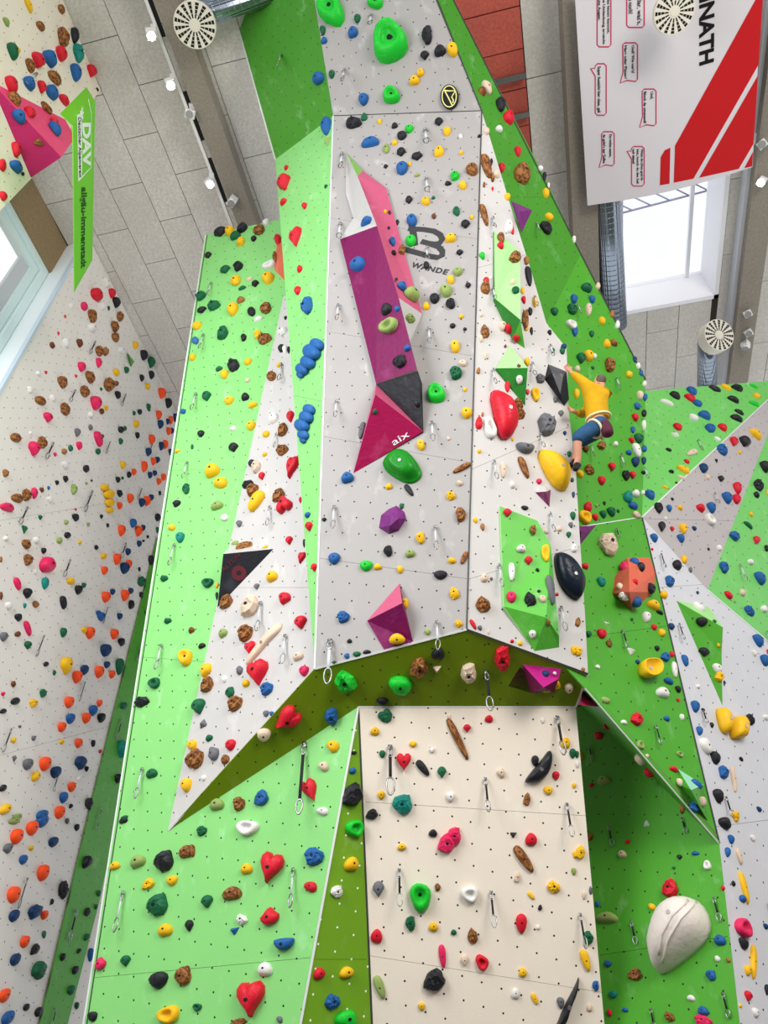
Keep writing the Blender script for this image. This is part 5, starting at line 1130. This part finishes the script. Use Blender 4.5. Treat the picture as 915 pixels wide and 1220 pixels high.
# ------------------------------------------------------------------ lamp tracks and spot lamps
rail_b = bb - .16
tag(cobj('lamp_track', 2.0, 16.0, rail_b - .03, rail_b + .03, CEIL - .34, CEIL - .28, WHITEPAINT), 'white lamp track running along the left ceiling beam', 'lamp track')
for k, px_ in enumerate([(183, 10), (228, 140), (262, 215)]):
    a_ = ab(PZ(*px_, CEIL - .34))[0]
    tag(cobj('track_feed', a_ - .45, a_ + .45, rail_b + .035, rail_b + .10, CEIL - .33, CEIL - .29, BLACKP), 'black cover strip on the lamp track, ' + ('uppermost', 'middle', 'lowest')[k] + ' of three', 'track cover', 'black covers on the lamp track')
GLOW = mat('lamp glow', S(255, 250, 235), .5, emit=((1.0, .90, .72, 1), 40.0))
def spot(u, v, Zc, lit, label, tgt=None):
    p = PZ(u, v, Zc); root = empty('spot_lamp', p, label, 'lamp', 'ceiling spot lamps')
    d = ((CAM + Vector((0, 4, 3)) if tgt is None else tgt) - p).normalized(); x = d.cross(up).normalized(); y = x.cross(d)
    M_ = frame_mat(x, y, d, Vector((0, 0, 0)))
    mb = MB(); mb.box((-.085, -.075, -.16), (.085, .075, .02), 0, M_); mb.tube([M_ @ Vector((0, 0, .02)), M_ @ Vector((0, 0, .06))], .075, 14); hs = mb.build('housing', WHITEPAINT, root)
    ln = MB(); ln.tube([M_ @ Vector((0, 0, .061)), M_ @ Vector((0, 0, .07))], .07, 14); ln.build('lens', GLOW if lit else mat('lamp lens off', S(150, 150, 148), .2), hs)
    ar = MB(); ar.tube([Vector((0, 0, .05)), Vector((0, 0, .30))], .018, 8); ar.box((-.05, -.10, .26), (.05, .10, .32)); ar.build('bracket', WHITEPAINT, root)
LZ = CEIL - .62
spot(180, 42, LZ, True, 'lit spot lamp on left ceiling track, nearest the diffuser'); spot(203, 101, LZ, True, 'lit spot lamp in the middle of the left ceiling track')
spot(250, 219, LZ, True, 'lit spot lamp at the lower end of left ceiling track'); spot(226, 136, LZ, False, 'unlit white spot lamp on the left ceiling track', PZ(40, 200, 8))
spot(276, 241, LZ, False, 'small unlit spot lamp above the pale green wall', PZ(100, 600, 8))
spot(907, 217, LZ, True, 'lit spot lamp right of the big banner'); spot(908, 172, LZ, False, 'unlit spot lamp beside the lower right banner corner', PZ(915, 100, 3))
spot(891, 374, LZ, False, 'topmost of three unlit spot lamps right of the skylight', PZ(1000, 500, 8)); spot(892, 397, LZ, False, 'middle of three unlit spot lamps right of the skylight', PZ(1000, 600, 8))
spot(888, 413, LZ, False, 'lowest of three unlit spot lamps right of the skylight', PZ(880, 900, 8))
pa, pb = PZ(898, 230, CEIL - .36), PZ(890, 440, CEIL - .36)
mb = MB(); mb.tube([pa, pb], .03, 6); tag(mb.build('lamp_track', mat('track grey', S(120, 118, 116), .5)), 'grey lamp track right of the skylight', 'lamp track')

# ------------------------------------------------------------------ the climber
zc = Zm(660, 420, 7.04)
def J(x, y, Y): u, v, _ = zc(x, y); return PY(u, v, Y)
person = empty('person', J(385, 590, 6.1), 'climber in a yellow shirt and rolled blue jeans hanging on the green wall', 'person')
def skin(name, verts, edges, material, sub=2, root=0):
    """verts: (point, radius)"""
    me = bpy.data.meshes.new(name); me.from_pydata([tuple(p - person.location) for p, r in verts], edges, [])
    me.materials.append(material)
    o = bpy.data.objects.new(name, me); COL.objects.link(o); o.parent = person
    m = o.modifiers.new('skin', 'SKIN'); m.use_smooth_shade = True
    for i, (p, r) in enumerate(verts):
        d = me.skin_vertices[0].data[i]; d.radius = r if isinstance(r, tuple) else (r, r); d.use_root = i == root
    s = o.modifiers.new('sub', 'SUBSURF'); s.levels = sub; s.render_levels = sub
    return o
SKIN = mat('skin', S(205, 148, 122), .5, kind='cloth', scale=6.0, col2=S(180, 120, 100)); SHIRT = mat('yellow shirt', S(208, 160, 10), .7, kind='cloth', scale=7.0, col2=S(150, 108, 6)); JEAN = mat('blue denim', S(44, 84, 122), .8, kind='cloth', scale=9.0, col2=S(20, 42, 72))
HAIR = mat('grey brown hair', S(84, 70, 62), .8, kind='cloth', scale=20.0, col2=S(140, 130, 120)); HARN = mat('cream harness webbing', S(226, 216, 176), .7); SHOE = mat('black climbing shoe', S(26, 26, 28), .5)
pel = J(388, 600, 6.12); spi = J(352, 480, 6.05); che = J(345, 370, 5.97); nek = J(385, 300, 5.95); hd0 = J(392, 265, 5.95); hd1 = J(398, 215, 5.96)
ls = J(292, 300, 5.95); le = J(215, 222, 5.93); lw = J(142, 165, 5.92); lh = J(122, 140, 5.93)
rs = J(350, 380, 6.2); re = J(245, 520, 6.28); rw = J(180, 500, 6.2); rh = J(148, 486, 6.16)
hl = J(372, 625, 6.08); kl = J(195, 705, 6.06); al = J(202, 890, 6.22); tl = J(180, 968, 6.28)
hr = J(410, 640, 6.2); kr = J(225, 745, 6.34); ar_ = J(178, 870, 6.5); tr_ = J(168, 930, 6.52)
# body: one continuous figure with hands and fingers
bv = [(pel, .10), (spi, .09), (che, .11), (nek, .055), (hd0, .085), (hd1, .075), (ls, .06), (le, .042), (lw, .028), (lh, .03), (rs, .06), (re, .042), (rw, .028), (rh, .03), (hl, .09), (kl, .062), (al, .042), (tl, .036), (hr, .09), (kr, .06), (ar_, .042), (tr_, .036)]
be = [(0, 1), (1, 2), (2, 3), (3, 4), (4, 5), (2, 6), (6, 7), (7, 8), (8, 9), (2, 10), (10, 11), (11, 12), (12, 13), (0, 14), (14, 15), (15, 16), (16, 17), (0, 18), (18, 19), (19, 20), (20, 21)]
for hand, wr, idx in ((lh, lw, 9), (rh, rw, 13)):
    d = (hand - wr).normalized(); s_ = d.cross(Vector((.3, 1, .2))).normalized(); n_ = d.cross(s_)
    for k, (o_, l_) in enumerate(((-.03, .055), (-.01, .07), (.01, .065), (.03, .05))):
        a = hand + d * .025 + s_ * o_; b = a + d * l_ * .6; c = b + (d * .3 + n_ * .8) * l_ * .6
        q = len(bv); bv += [(a, .010), (b, .009), (c, .007)]; be += [(idx, q), (q, q + 1), (q + 1, q + 2)]
    a = hand - s_ * .035; b = a + (d * .5 - s_ * .6) * .04; q = len(bv); bv += [(a, .011), (b, .009)]; be += [(idx, q), (q, q + 1)]
# nose and ears on the head, turned towards the raised hand
look = (lh - hd0).normalized(); q = len(bv); bv += [(hd0 + look * .095, .016)]; be += [(4, q)]
skin('body', bv, be, SKIN)
skin('shirt', [(spi, (.158, .135)), (che, (.168, .145)), (J(385, 312, 5.96), .085), (ls, .092), (le, .066), (J(150, 172, 5.92), .044), (J(432, 335, 6.05), .085), (rs, .09), (re, .062), (J(186, 502, 6.2), .042), (J(372, 565, 6.10), (.158, .14))],
     [(0, 1), (1, 2), (1, 3), (3, 4), (4, 5), (1, 6), (6, 7), (7, 8), (8, 9), (0, 10)], SHIRT)
skin('collar', [(J(408, 315, 5.97), .05), (J(440, 335, 6.0), .045), (J(446, 365, 6.02), .04)], [(0, 1), (1, 2)], SHIRT)
skin('jeans', [(J(375, 560, 6.1), (.142, .12)), (pel, (.152, .135)), (hl, .118), (kl, .088), (J(200, 760, 6.1), .072), (hr, .115), (kr, .085), (J(205, 780, 6.38), .07)], [(0, 1), (1, 2), (2, 3), (3, 4), (1, 5), (5, 6), (6, 7)], JEAN)
skin('shoe', [(J(205, 925, 6.24), .048), (J(195, 950, 6.26), .05), (J(172, 985, 6.24), .036)], [(0, 1), (1, 2)], SHOE); skin('shoe', [(ar_ - Vector((0, 0, .05)), .045), (tr_, .045), (tr_ + Vector((-.06, 0, -.05)), .032)], [(0, 1), (1, 2)], SHOE)
skin('hair', [(J(352, 232, 5.94), .062), (J(390, 228, 5.92), .098), (J(428, 262, 5.94), .07)], [(0, 1), (1, 2)], HAIR)
def strap(name, c, axis, rx, r, m):
    axis = axis.normalized(); u_ = axis.cross(Vector((.2, .9, .3))).normalized(); w_ = axis.cross(u_)
    mb = MB(); mb.tube([c - person.location + (u_ * math.cos(a) + w_ * math.sin(a)) * rx for a in [2 * math.pi * k / 20 for k in range(20)]], r, 6, True); return mb.build(name, m, person, True)
strap('waist_belt', J(372, 550, 6.1), spi - pel, .150, .016, HARN); strap('leg_loop', hl.lerp(kl, .18), kl - hl, .118, .016, HARN); strap('leg_loop', hr.lerp(kr, .2), kr - hr, .112, .016, HARN)
cb_ = J(440, 640, 6.02); mb = MB(); mb.tube([cb_ - person.location + Vector((0, 0, z_)) for z_ in (-.11, -.09, 0, .08, .10)], [.04, .07, .075, .066, .06], 12); mb.build('chalk_bag', mat('maroon chalk bag', S(84, 36, 54), .7), person, True)
